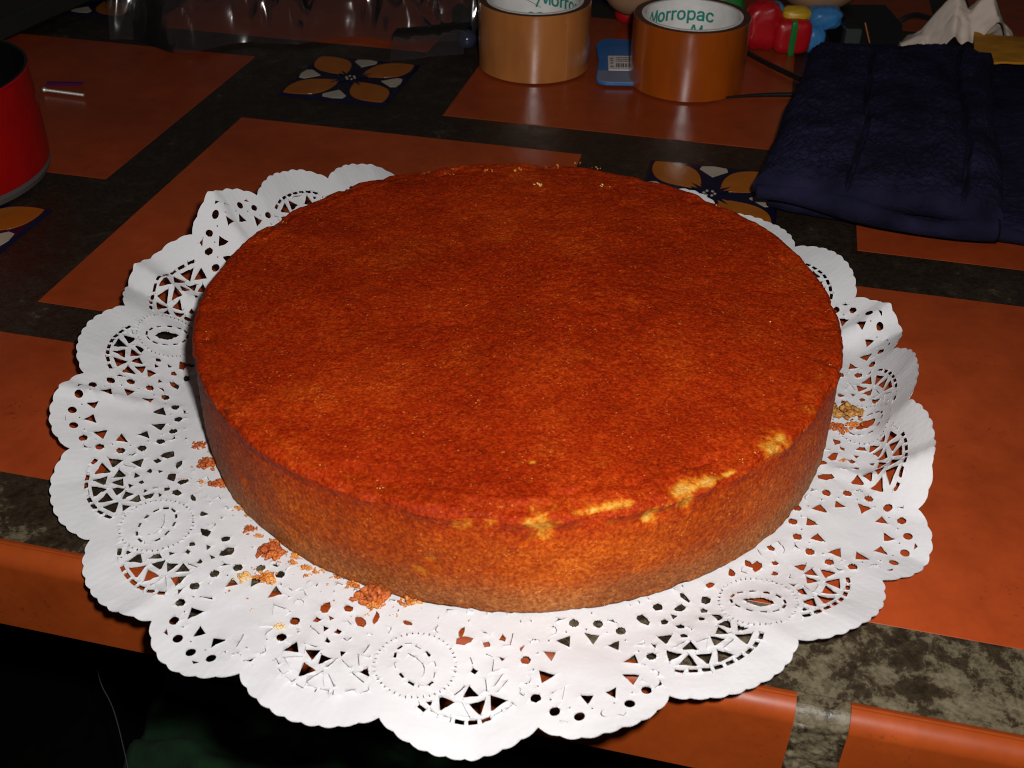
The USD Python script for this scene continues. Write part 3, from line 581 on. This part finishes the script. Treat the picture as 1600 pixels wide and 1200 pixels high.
# the skin stands a hair proud inside the rim, and broken bits along the rim and the foot
disp += topm * .0007 * np.exp(-((rad - .1285) / .0016) ** 2) * (.6 + 2 * big)
edge_z = np.exp(-((cv[:, 2] - HC + .002) / .003) ** 2) * (rad > .125)
disp -= edge_z * np.clip(meshkit.fbm(cv * 75 + 20, 3, 6) - .50, 0, 1) * .011
foot = np.exp(-((cv[:, 2] - .003) / .003) ** 2) * (rad > .13)
disp += foot * (meshkit.fbm(cv * 200 + 70, 3, 9) - .5) * .0026
vis = cv[:, 2] > .0021
cvd = cv + nrm * disp[:, None]; cvd[:, 2] = np.where(cv[:, 2] < .0021, cv[:, 2], np.maximum(cvd[:, 2], .0019))
cvd[:, 2] += .0008 * topm * (1 - (rad / .13) ** 2)
cvd[:, :2] += (-.0008, -.0006)
cake = thing('sponge_cake', 'large round golden brown sponge cake on the white doily', 'cake', (0, 0, 0))
cm_ = obj('cake_body', (cvd, cf), CAKE, cake, smooth=True)
pv = UsdGeom.PrimvarsAPI(cm_)
pv.CreatePrimvar('patch', Sdf.ValueTypeNames.FloatArray, 'vertex').Set([float(q) for q in pat])
pv.CreatePrimvar('glow', Sdf.ValueTypeNames.FloatArray, 'vertex').Set([float(q) for q in glow])
HULLS = []
for i in range(14):
    p_ = rng.normal(size=(16, 3)); p_ /= np.linalg.norm(p_, axis=1)[:, None]; h_ = trimesh.convex.convex_hull(p_ * rng.uniform(.55, 1.1, (16, 1))); HULLS.append((np.asarray(h_.vertices), np.asarray(h_.faces)))
def crumb(c, r, seed, flat=.75, n=None):
    q = np.random.default_rng(seed); ms = []
    n = n or int(12 + r * 12000)
    for i in range(n):
        rr_ = r * q.uniform(.13, .40); m = HULLS[q.integers(0, len(HULLS))]; v = m[0] * rr_ * np.array([q.uniform(.8, 1.25), q.uniform(.7, 1.1), q.uniform(.6, 1.0)]); a = q.uniform(0, 6.28)
        v = np.c_[v[:, 0] * math.cos(a) - v[:, 1] * math.sin(a), v[:, 0] * math.sin(a) + v[:, 1] * math.cos(a), v[:, 2]]
        d = q.normal(0, .46, 2) * r * np.array([1.2, .8]); z = rr_ * flat * .6 + max(0, 1 - np.hypot(*d) / r) * q.uniform(0, .7) * r
        ms.append((v + [d[0], d[1], z] + np.asarray(c), m[1]))
    o = 0; V, Fs = [], []
    for v, f in ms: V.append(v); Fs.append(f + o); o += len(v)
    return np.vstack(V), np.vstack(Fs)
# little broken bits still hanging on the cake's back rim (part of the cake)
RIM = [(-0.0173,0.1242),(0.0192,0.1300),(0.0088,0.1069),(0.0433,0.1079),(0.0395,0.1290),(-0.0378,0.1190),(0.0296,0.1335),(-0.0011,0.1247),(0.1054,-0.0189)]
for i, (x, y) in enumerate(RIM): obj('loose_crust', crumb((x, y, HC), .0025 if i < 8 else .0014, 300 + i, n=5), CR[(2, 2, 1, 1, 2, 0, 0, 2, 1)[i]], cake, smooth=True)
bits = []
for i in range(90):
    a = rng.uniform(0, 2 * np.pi); bits.append(crumb((.1325 * math.cos(a), .1325 * math.sin(a), HC - .0012), rng.uniform(.0006, .0016), 900 + i, n=4))
o = 0; V, Fs = [], []
for v, f in bits: V.append(v); Fs.append(f + o); o += len(v)
obj('rim_crumbs', (np.vstack(V), np.vstack(Fs)), CR[2], cake, smooth=True, kind='stuff')

CRUMB = [(-0.1329,-0.0475,0.0026,0),(-0.1265,-0.0590,0.0037,0),(-0.1196,-0.0708,0.0031,0),(-0.1269,-0.0698,0.0014,0),(-0.1089,-0.0847,0.0017,1),(-0.1020,-0.0965,0.0023,0),(-0.1040,-0.0886,0.0017,0),(-0.0924,-0.1081,0.0046,0),(-0.0908,-0.1033,0.0026,0),(-0.0911,-0.1216,0.0034,2),(-0.0991,-0.1207,0.0026,1),(-0.0823,-0.1099,0.0020,1),(-0.0830,-0.1133,0.0017,1),(-0.0777,-0.1161,0.0020,2),(-0.0738,-0.1180,0.0014,1),(-0.0645,-0.1195,0.0023,2),(-0.0595,-0.1239,0.0023,1),(-0.0511,-0.1294,0.0057,0),(-0.0506,-0.1340,0.0026,1),(-0.0380,-0.1316,0.0034,2),(-0.0827,-0.1450,0.0017,3),(-0.0711,-0.1170,0.0011,1),(0.1429,-0.0198,0.0057,4),(0.1371,-0.0299,0.0034,0),(0.1444,-0.0280,0.0026,4),(0.1349,-0.0514,0.0014,3),(-0.0976,-0.0999,0.0014,0),(-0.0767,-0.1197,0.0011,0)]
CLAB = {0: 'brown crumb touching the cake foot, farthest back on the left side', 1: 'ragged brown crumb beside the cake foot on the left, second of three', 2: 'ragged brown crumb beside the cake foot on the left, nearest of three',
        5: 'slim brown crumb on the doily between the left crumbs and the big cluster', 7: 'large dark brown crumb cluster on the doily at the front left', 9: 'chunky amber crumb just in front of the dark crumb cluster',
        10: 'pale yellow crumb beside the chunky amber crumb, to its left', 17: 'widest brown crumb pile at the cake foot in front', 19: 'amber crumb stuck against the cake foot, right of the widest pile',
        20: 'single pale yellow crumb alone inside a lace rosette', 22: 'large olive brown crumb on the doily at the right of the cake', 23: 'dark brown crumb below the large olive crumb at the right'}
rest = []
CRUMB = [(x * (1 + .0024 / math.hypot(x, y)), y * (1 + .0024 / math.hypot(x, y)), r * 1.12, k) for x, y, r, k in CRUMB]
for i, (x, y, r, k) in enumerate(CRUMB):
    m = crumb((x, y, doily_z(x, y)), r * .92, 40 + i)
    if i in CLAB: obj('crumb', m, CR[k], None, smooth=True, label=CLAB[i], cat='crumb', loc=(x, y, doily_z(x, y)))
    else: rest.append(m)
for i in range(130):
    j = rng.integers(0, 20); x, y = CRUMB[j][0] + rng.normal(0, .006) - .002, CRUMB[j][1] + rng.normal(0, .006) - .002
    if math.hypot(x, y) < .1395: continue
    rest.append(crumb((x, y, doily_z(x, y)), rng.choice([.0003, .0005, .0008, .0012]), 700 + i, n=3))
o = 0; V, Fs = [], []
for v, f in rest: V.append(v); Fs.append(f + o); o += len(v)
obj('tiny_crumbs', (np.vstack(V), np.vstack(Fs)), CR[2], None, smooth=True, label='scatter of tiny amber crumbs on the doily around the cake foot', cat='crumbs', kind='stuff')

# ================================================================ PACKING TAPE
def bend_on(m, R, c, zc, phi0):
    m = m.subdivide_to_size(.0012) if hasattr(m, 'subdivide_to_size') else m
    v = np.asarray(m.vertices); ph = phi0 + v[:, 0] / R; rr_ = R - v[:, 2]
    return np.stack([c[0] + rr_ * np.sin(ph), c[1] + rr_ * np.cos(ph), zc + v[:, 1]], 1), np.asarray(m.faces)
def logo(h):
    t = h * .155
    strokes = [[(-.30 * h, -.22 * h), (.16 * h, h)], [(.16 * h, h), (.48 * h, .10 * h)], [(.48 * h, .10 * h), (.83 * h, h)], [(.83 * h, h), (.86 * h, 0)]]
    Mm = unary_union([LineString(s).buffer(t / 2, cap_style=2, join_style=2) for s in strokes]).buffer(t * .12).buffer(-t * .12)
    m1 = trimesh.creation.extrude_polygon(Mm, .0002, engine='earcut')
    m2 = meshkit.text_mesh('orropac', h * .98, .0002, bold=True); m2.apply_translation((.98 * h - m2.bounds[0, 0], 0, 0))
    return trimesh.util.concatenate([m1, m2])
def tape_roll(c, mat, label, rot, second, seam):
    t = thing('tape_roll', label, 'tape roll', (c[0], c[1], 0), 'rolls of brown packing tape')
    R, Ri, Rc, Hh = .0420, .0338, .0362, .0500
    obj('tape_winding', lathe([(Rc, .0005), (R - .0004, .0005), (R, .0009), (R, Hh - .0006), (R - .0005, Hh - .0001)], 160, c), mat, t, smooth=40)
    obj('winding_side', lathe([(R - .0005, Hh - .0001), (Rc + .0002, Hh - .0003), (Rc + .0002, .001)], 160, c), TAPE_SIDE, t, smooth=30)
    obj('core', lathe([(Rc, .0006), (Rc, Hh), (Ri, Hh), (Ri, .0006)], 160, c, closed=True), CORE, t, smooth=30)
    obj('lettering', bend_on(logo(.0092), Ri - .00005, c, .0352, rot), TEAL, t)
    obj('lettering', bend_on(logo(.0092), Ri - .00005, c, .0225, rot + second), TEAL, t)
    if seam:
        s_ = np.linspace(0, 1, 60); ph = seam[0] + s_ * seam[1]; z = Hh - .001 - s_ * seam[2]
        obj('core_seam', tube(np.stack([c[0] + (Ri - .0001) * np.sin(ph), c[1] + (Ri - .0001) * np.cos(ph), z], 1), .00022, 5), INK, t)
    return t
tape_roll((.1231, .3817), TAPE_A, 'amber brown packing tape roll right of the blue card, white core fully in view', -.95, 1.12, None)
tape_roll((.0104, .4133), TAPE_B, 'lighter tan packing tape roll left of the blue card, core cut by the top edge', .13, -1.5, (-.75, .9, .016))

# blue card with a price sticker lying between the rolls
bc = thing('blue_card', 'blue rounded card with barcode sticker lying between the two tape rolls', 'card', (.076, .415, 0))
R2 = affinity.rotate
body = Polygon([(-.0185, -.046), (.026, -.047), (.030, -.02), (.030, .046), (-.012, .050), (-.0175, .035), (-.0155, .0)]).buffer(.004, 8).buffer(-.004).buffer(-.009).buffer(.009, 12)
def card_pts(m, dz=0):
    v = np.asarray(m.vertices).copy(); x = v[:, 0] * math.cos(.05) - v[:, 1] * math.sin(-.05); y = v[:, 1]
    return np.stack([.076 + v[:, 0] + .05 * y, .4155 + y, .0012 + v[:, 2] + .0], 1), np.asarray(m.faces)
obj('card_sheet', card_pts(prism(body, 0, .0018)), BLUE_C, bc)
band = body.intersection(sbox(-.1, -.1, .1, -.022)).buffer(-.0006)
obj('lower_band', card_pts(prism(band, .0016, .0024)), BLUE_L, bc)
st = sbox(-.0085, -.0215, .0245, .008).buffer(-.001).buffer(.001)
sk = obj('sticker', card_pts(prism(st, .0017, .0027)), STICK, bc)
bars = []
for i, (yy, x1, h) in enumerate([(.003, .0225, .0012), (-.001, .0225, .0011), (-.0045, .020, .0011)]): bars.append(prism(sbox(-.0025, yy, x1, yy + h), .0026, .0029))
xx = -.0025
while xx < .0215:
    w = rng.choice([.0004, .0007, .0011]); bars.append(prism(sbox(xx, -.0165, xx + w, -.0085), .0026, .0029)); xx += w + rng.choice([.0004, .0006, .0009])
for yy in (-.016, -.009, -.004, .001): bars.append(prism(sbox(-.007, yy, -.0045, yy + .002), .0026, .0029))
bm = trimesh.util.concatenate(bars); obj('barcode', card_pts(bm), INK, sk)

# ================================================================ NAVY TOWEL
def slab(FL, FR, BR, BL, z0, th, seed, creases=(), nu=120, nv=120, droop=0, lump_amp=.0022, tiltz=0):
    u, v_ = np.meshgrid(np.linspace(0, 1, nu), np.linspace(0, 1, nv), indexing='ij')
    # denser near the borders so the rounding is smooth
    e = lambda t: .5 - .5 * np.cos(np.pi * t); u, v_ = e(u), e(v_)
    FL, FR, BR, BL = map(np.array, (FL, FR, BR, BL))
    xy = ((1 - u) * (1 - v_))[..., None] * FL + (u * (1 - v_))[..., None] * FR + (u * v_)[..., None] * BR + ((1 - u) * v_)[..., None] * BL
    wob = (meshkit.fbm(np.stack([xy[..., 0] * 22, xy[..., 1] * 22, u * 0 + seed], -1), 3, seed) - .5) * .011
    xy = xy + np.stack([wob, wob * .7], -1) * np.where((u < .02) | (u > .98) | (v_ < .02) | (v_ > .98), 1, 1)[..., None]
    Lx, Ly = np.linalg.norm(FR - FL), np.linalg.norm(BL - FL); d = np.minimum(np.minimum(u, 1 - u) * Lx, np.minimum(v_, 1 - v_) * Ly); rr_ = th * .80
    k = np.clip(d / rr_, 0, 1); prof_ = np.sqrt(1 - (1 - k) ** 2)
    q = np.stack([xy[..., 0], xy[..., 1], u * 0], -1)
    h = th * .5 + th * .5 * prof_ + prof_ * (lump_amp * 2 * (meshkit.fbm(q * 30 + seed, 3, seed) - .5) + .0030 * (meshkit.fbm(q * 520, 2, seed + 1) - .5))
    for (ua, ub, wd, dep) in creases:
        uc = ua + (ub - ua) * v_ + .010 * np.sin(v_ * 9 + seed); h = h - dep * np.exp(-((u - uc) / wd) ** 2) * prof_
    z = z0 + h + tiltz * v_
    top = np.stack([xy[..., 0], xy[..., 1], z], -1); bot = np.stack([xy[..., 0], xy[..., 1], z0 + tiltz * v_ + th * .5 - th * .5 * prof_], -1)
    return sheet_solid(top, bot, nu, nv)
tw = thing('folded_towel', 'folded navy blue terry towel behind the cake on the right', 'towel', (.25, .27, 0))
obj('folded_layer', slab((.1425, .172), (.47, .073), (.50, .43), (.232, .437), .001, .0125, 3, ((.26, .24, .02, .002),), nu=200, nv=170), TERRY, tw, smooth=True)
obj('folded_layer', slab((.1330, .1655), (.2640, .1290), (.343, .378), (.214, .384), .0105, .0225, 23, ((.40, .36, .009, .0050), (.855, .80, .009, .0055), (.43, .38, .04, .0020), (.82, .77, .04, .0020)), nu=240, nv=240, lump_amp=.0042), TERRY, tw, smooth=True)
# the upper fold's lip hangs over the one below
lipx = np.linspace(0, 1, 60); lp = np.stack([.1350 + .128 * lipx, .1645 - .0355 * lipx + .0035 * np.sin(lipx * 7), .0155 + .0035 * np.sin(lipx * 5 + 1)], 1)
obj('inner_fold', tube(lp, .0062 * (1 - .25 * np.cos(lipx * 9)), 20), TERRY, tw, smooth=True)

# white crumpled tissue and yellow cloth behind the towel
def tent(X, Y, peaks):
    Z = np.zeros_like(X)
    for (px, py, h, ax, ay, rot) in peaks:
        dx, dy = X - px, Y - py; a = dx * math.cos(rot) + dy * math.sin(rot); b = -dx * math.sin(rot) + dy * math.cos(rot)
        Z = np.maximum(Z, h * (1 - np.abs(a) / ax - np.abs(b) / ay))
    return Z
nu, nv = 110, 80
X, Y = np.meshgrid(np.linspace(.303, .396, nu), np.linspace(.430, .505, nv), indexing='ij')
Z = tent(X, Y, [(.3405, .458, .047, .030, .05, -.25), (.361, .450, .048, .034, .055, .2), (.345, .444, .030, .030, .03, 0), (.318, .456, .012, .018, .03, 0), (.380, .448, .022, .018, .04, 0)])
from scipy.ndimage import gaussian_filter
Z = gaussian_filter(Z, 1.6)
rn = np.abs(meshkit.fbm(np.stack([X * 60, Y * 60, Z * 40], -1), 3, 4) - .5); Z = np.where(Z > .001, Z + .010 * (rn - .12) * np.clip(Z / .01, 0, 1), 0)
keep = Z > .0006
topg = np.stack([X, Y, np.maximum(Z, 0) + .003], -1)
fg = grid_faces(nu, nv); kk = keep.ravel(); fg = fg[kk[fg].all(1)]
us, iv = np.unique(fg, return_inverse=True); vt = topg.reshape(-1, 3)[us]; ft = iv.reshape(-1, 3)
nn = len(vt); vb = vt - [0, .0006, .0010]
obj('crumpled_tissue', (np.vstack([vt, vb]), np.vstack([ft, ft[:, ::-1] + nn])), NAPKIN, None, smooth=50, label='crumpled white paper tissue with two peaks behind the navy towel', cat='tissue', loc=(.35, .45, 0))
nu, nv = 50, 40
U, Vv = np.meshgrid(np.linspace(0, 1, nu), np.linspace(0, 1, nv), indexing='ij')
X = .330 + .115 * U + .02 * Vv; Y = .374 - .032 * U + .060 * Vv
Z = .0160 + .005 * np.sin(np.pi * U) ** 2 * (1 - .5 * Vv) + .005 * meshkit.fbm(np.stack([X * 40, Y * 40, X * 0], -1), 3, 8) + .004 * (1 - U)
tp = np.stack([X, Y, Z], -1); v, f = sheet_solid(tp, tp - [0, 0, .0016], nu, nv)
obj('yellow_cloth', (v, f), YELLOW, None, smooth=50, label='mustard yellow cloth under the white tissue at the right edge', cat='cloth', loc=(.38, .42, 0))

# ================================================================ PAINTED ORNAMENTS
on = thing('painted_ornament', 'painted clay ornament with red, blue and yellow pieces right of the amber tape roll', 'ornament', (.215, .465, 0))
obj('red_lump', lump((.1905, .4555, .0185), (.0145, .011, .0185), 3.2, noise=.25, seed=2), RED_P, on, smooth=True)
obj('red_lump', lump((.2135, .4500, .0130), (.0150, .010, .0135), 4.0, noise=.12, seed=4), RED_P, on, smooth=True, label='red lump with a green ribbon')
obj('green_ribbon', lump((.2128, .4420, .0130), (.0026, .0034, .0140), 5, 16), GREEN_P, on, smooth=True)
obj('yellow_bow', lump((.2165, .4570, .0275), (.0115, .009, .0055), 2.6, 18, .0, .3, 3), YEL_P, on, smooth=True)
obj('blue_lump', lump((.2395, .4600, .0240), (.0140, .011, .0085), 2.6, 20, 0, .3, 5), BLUE_P, on, smooth=True)
obj('blue_lump', lump((.2330, .4540, .0090), (.0085, .009, .0110), 2.4, 20, 0, .3, 6), BLUE_P, on, smooth=True)
obj('blue_lump', lump((.2010, .4660, .0280), (.0075, .008, .0060), 2.4, 18, 0, .2, 7), BLUE_P, on, smooth=True)
obj('pale_body', lump((.2390, .4900, .0575), (.0385, .034, .0370), 2.1, 36), PALE, on, smooth=True)
o2 = thing('painted_ornament', 'painted clay ornament with pale round body behind and between the two tape rolls', 'ornament', (.10, .50, 0))
obj('pale_body', lump((.0930, .5000, .0490), (.0305, .030, .0370), 2.1, 36), PALE, o2, smooth=True)
obj('foot', lump((.0930, .5130, .0090), (.014, .010, .0090), 2.4, 20), RED_P, o2, smooth=True)
o3 = thing('painted_ornament', 'red, green and yellow painted clay ornament peeping over the amber tape roll', 'ornament', (.155, .49, 0))
obj('red_lump', lump((.1330, .4870, .0250), (.0130, .011, .0250), 2.8, 20, 0, .2, 8), RED_P, o3, smooth=True)
obj('green_lump', lump((.1640, .4800, .0200), (.0160, .011, .0205), 2.6, 20, 0, .25, 9), GREEN_P, o3, smooth=True)
obj('yellow_lump', lump((.1560, .4730, .0260), (.0130, .008, .0070), 2.6, 20, 0, .25, 10), YEL_P, o3, smooth=True)

# black charger with cables
ch = thing('black_charger', 'black charger block with a grey face and orange wire behind the towel', 'charger', (.272, .462, 0))
m = rbox(.252, .298, .445, .490, .001, .026, .003); obj('charger_body', m, BLACK, ch)
m = rbox(.2535, .2655, .4405, .4440, .010, .021, .0008); obj('grey_face', m, SCREEN, ch)
obj('orange_wire', tube(spline([(.2665, .4400, .0265), (.2690, .4385, .0200), (.2722, .4370, .012)], 14), .0005, 6), ORANGE_W, ch)
obj('charger_cable', tube(spline([(.296, .47, .012), (.312, .478, .020), (.330, .500, .014), (.352, .515, .006), (.40, .525, .003)], 40), .0018, 8), BLACKM, ch)
obj('black_cable', tube(spline([(.1775, .4420, .0022), (.1890, .4180, .0022), (.2010, .3960, .0024), (.214, .375, .003)], 30), .0021, 10), BLACK, None, smooth=True, label='short black cable running from the red ornament to the towel', cat='cable', loc=(.19, .418, 0))
obj('black_cable', tube(spline([(.1430, .3475, .0013), (.160, .3505, .0016), (.178, .3530, .0018), (.205, .3540, .002)], 30), np.linspace(.0006, .0019, 30), 10), BLACK, None, smooth=True, label='thin black cable from the foot of the amber tape to the towel', cat='cable', loc=(.165, .35, 0))

# ================================================================ LEFT SIDE
pt_c = (-.3600, .2050); pr_ = .0700; ph_ = .066
pot = thing('red_enamel_pot', 'red enamel pot with dark inside cut by the left edge', 'pot', (*pt_c, 0))
obj('pot_wall', lathe([(pr_ - .003, .0072), (pr_ - .0004, .0080), (pr_, .012), (pr_ + .0005, .04), (pr_, ph_ - .003), (pr_ + .0010, ph_ - .001), (pr_ + .0004, ph_)], 140, pt_c), POT_RED, pot, smooth=40)
obj('pot_inside', lathe([(pr_ + .0004, ph_), (pr_ - .0012, ph_ + .0002), (pr_ - .0025, ph_ - .002), (pr_ - .0028, .02), (pr_ - .012, .012), (.0005, .012)], 140, pt_c), TRAYM, pot, smooth=40)
obj('pot_foot', lathe([(.0005, .0006), (pr_ - .004, .0006), (pr_ - .0015, .002), (pr_ - .0005, .0052), (pr_ - .003, .0072)], 140, pt_c), POT_RIM, pot, smooth=40)
sc = thing('steel_screw', 'small steel screw lying right of the red pot', 'screw', (-.325, .34, 0))
d = np.array([.0303, -.0086, 0]); d /= np.linalg.norm(d); p0 = np.array([-.3396, .344, .0021]); n = 200
s_ = np.linspace(0, .0315, n); obj('screw_shank', tube(p0 + s_[:, None] * d, .0009 + .00025 * np.sin(s_ * 2 * np.pi / .0011), 12), METAL, sc, smooth=True)
obj('screw_head', tube(p0 + np.linspace(-.002, .0005, 4)[:, None] * d, np.array([.0013, .0017, .0017, .0011]), 14), METAL, sc, smooth=30)
m = rbox(-.013, .013, -.0022, .0022, .0008, .0022, .0004); v = m[0].copy(); v[:, :2] += (-.331, .3585)
obj('purple_strip', (v, m[1]), PURPLE, None, label='narrow purple plastic strip lying behind the steel screw', cat='strip', loc=(-.331, .3585, 0))
# black tray
tr = thing('black_tray', 'black tray with a raised edge in the top left corner', 'tray', (-.46, .53, 0))
ed = np.array([-.3712 + .3992, .5568 - .4798]); ed /= np.linalg.norm(ed); en = np.array([-ed[1], ed[0]]); b0 = np.array([-.4085, .4510])
def trp(m): v = m[0]; return np.c_[b0[0] + v[:, 0] * ed[0] + v[:, 1] * en[0], b0[1] + v[:, 0] * ed[1] + v[:, 1] * en[1], v[:, 2]], m[1]
obj('tray_base', trp(rbox(-.05, .25, .0, .20, .0008, .010, .002)), TRAYM, tr)
obj('tray_rim', trp(rbox(-.05, .25, -.0035, .0, .004, .018, .0016)), POT_RIM if False else BLACKM, tr)

# ---------------------------------------------------------------- clear plastic bag
def crumple(X, Y, amp, seed, freq=16):
    p = np.stack([X * freq, Y * freq, X * 0 + seed], -1); warp = np.stack([meshkit.fbm(p * .7, 3, seed + 1), meshkit.fbm(p * .7 + 5, 3, seed + 2), X * 0], -1) * 1.6
    z = np.zeros_like(X)
    for o in range(4): z += (1 - 2 * np.abs(meshkit.noise((p + warp) * 2.0 ** o, seed + o) - .5)) * .55 ** o
    return amp * z / 1.9
nu, nv = 230, 120
U, Vv = np.meshgrid(np.linspace(0, 1, nu), np.linspace(0, 1, nv), indexing='ij')
X = -.325 + .31 * U; front = .448 - .010 * np.sin(U * 7.0) - .012 * np.exp(-((U - .2) / .1) ** 2) + .006 * np.sin(U * 23)
Y = front + (.62 - front) * Vv
Z = .003 + np.minimum(Vv * 9, 1) * (-.012 + crumple(X, Y, .062, 15) + crumple(X, Y, .007, 77, 70)) + .015 * Vv
Z = np.maximum(Z, .0025 + .001 * Vv); tp = np.stack([X, Y, Z], -1); v, f = sheet_solid(tp, tp - [0, 0, .00015], nu, nv)
obj('plastic_bag', (v, f), FILM, None, smooth=18, label='crumpled clear plastic bag lying along the back left of the table', cat='plastic bag', loc=(-.17, .5, 0))
nu, nv = 60, 50
U, Vv = np.meshgrid(np.linspace(0, 1, nu), np.linspace(0, 1, nv), indexing='ij')
X = -.099 + .056 * U + .006 * Vv; Y = .405 + .045 * Vv + .004 * U
Z = .002 + .016 * np.sin(Vv * 3.0) + crumple(X, Y, .004, 31, 22) + .004 * U
tp = np.stack([X, Y, Z], -1); v, f = sheet_solid(tp, tp - [0, 0, .00015], nu, nv)
obj('film_scrap', (v, f), FILM, None, smooth=18, label='shiny scrap of clear film between the painted tile and the tan tape roll', cat='film', loc=(-.07, .42, 0))
pn = thing('dark_pen', 'dark pen with a glossy round tip left of the tan tape roll', 'pen', (-.045, .45, 0))
obj('pen_barrel', tube([(-.0500, .500, .0125), (-.0440, .462, .0115), (-.0425, .4500, .0110)], .0062, 16), BLACKM, pn, smooth=30)
obj('pen_tip', lump((-.0420, .4440, .0085), (.0078, .0078, .0075), 2, 24), plain('dark_gloss', (.03, .035, .06), .12), pn, smooth=True)
# stray fibre on the right tile
obj('stray_thread', tube(spline([(.1826, .0405, .0009), (.1850, .0415, .0016), (.1872, .0445, .0010)], 16), .00022, 5), THREAD, None, label='tiny white thread on the terracotta tile right of the doily', cat='thread', loc=(.185, .042, 0))
cleardata()
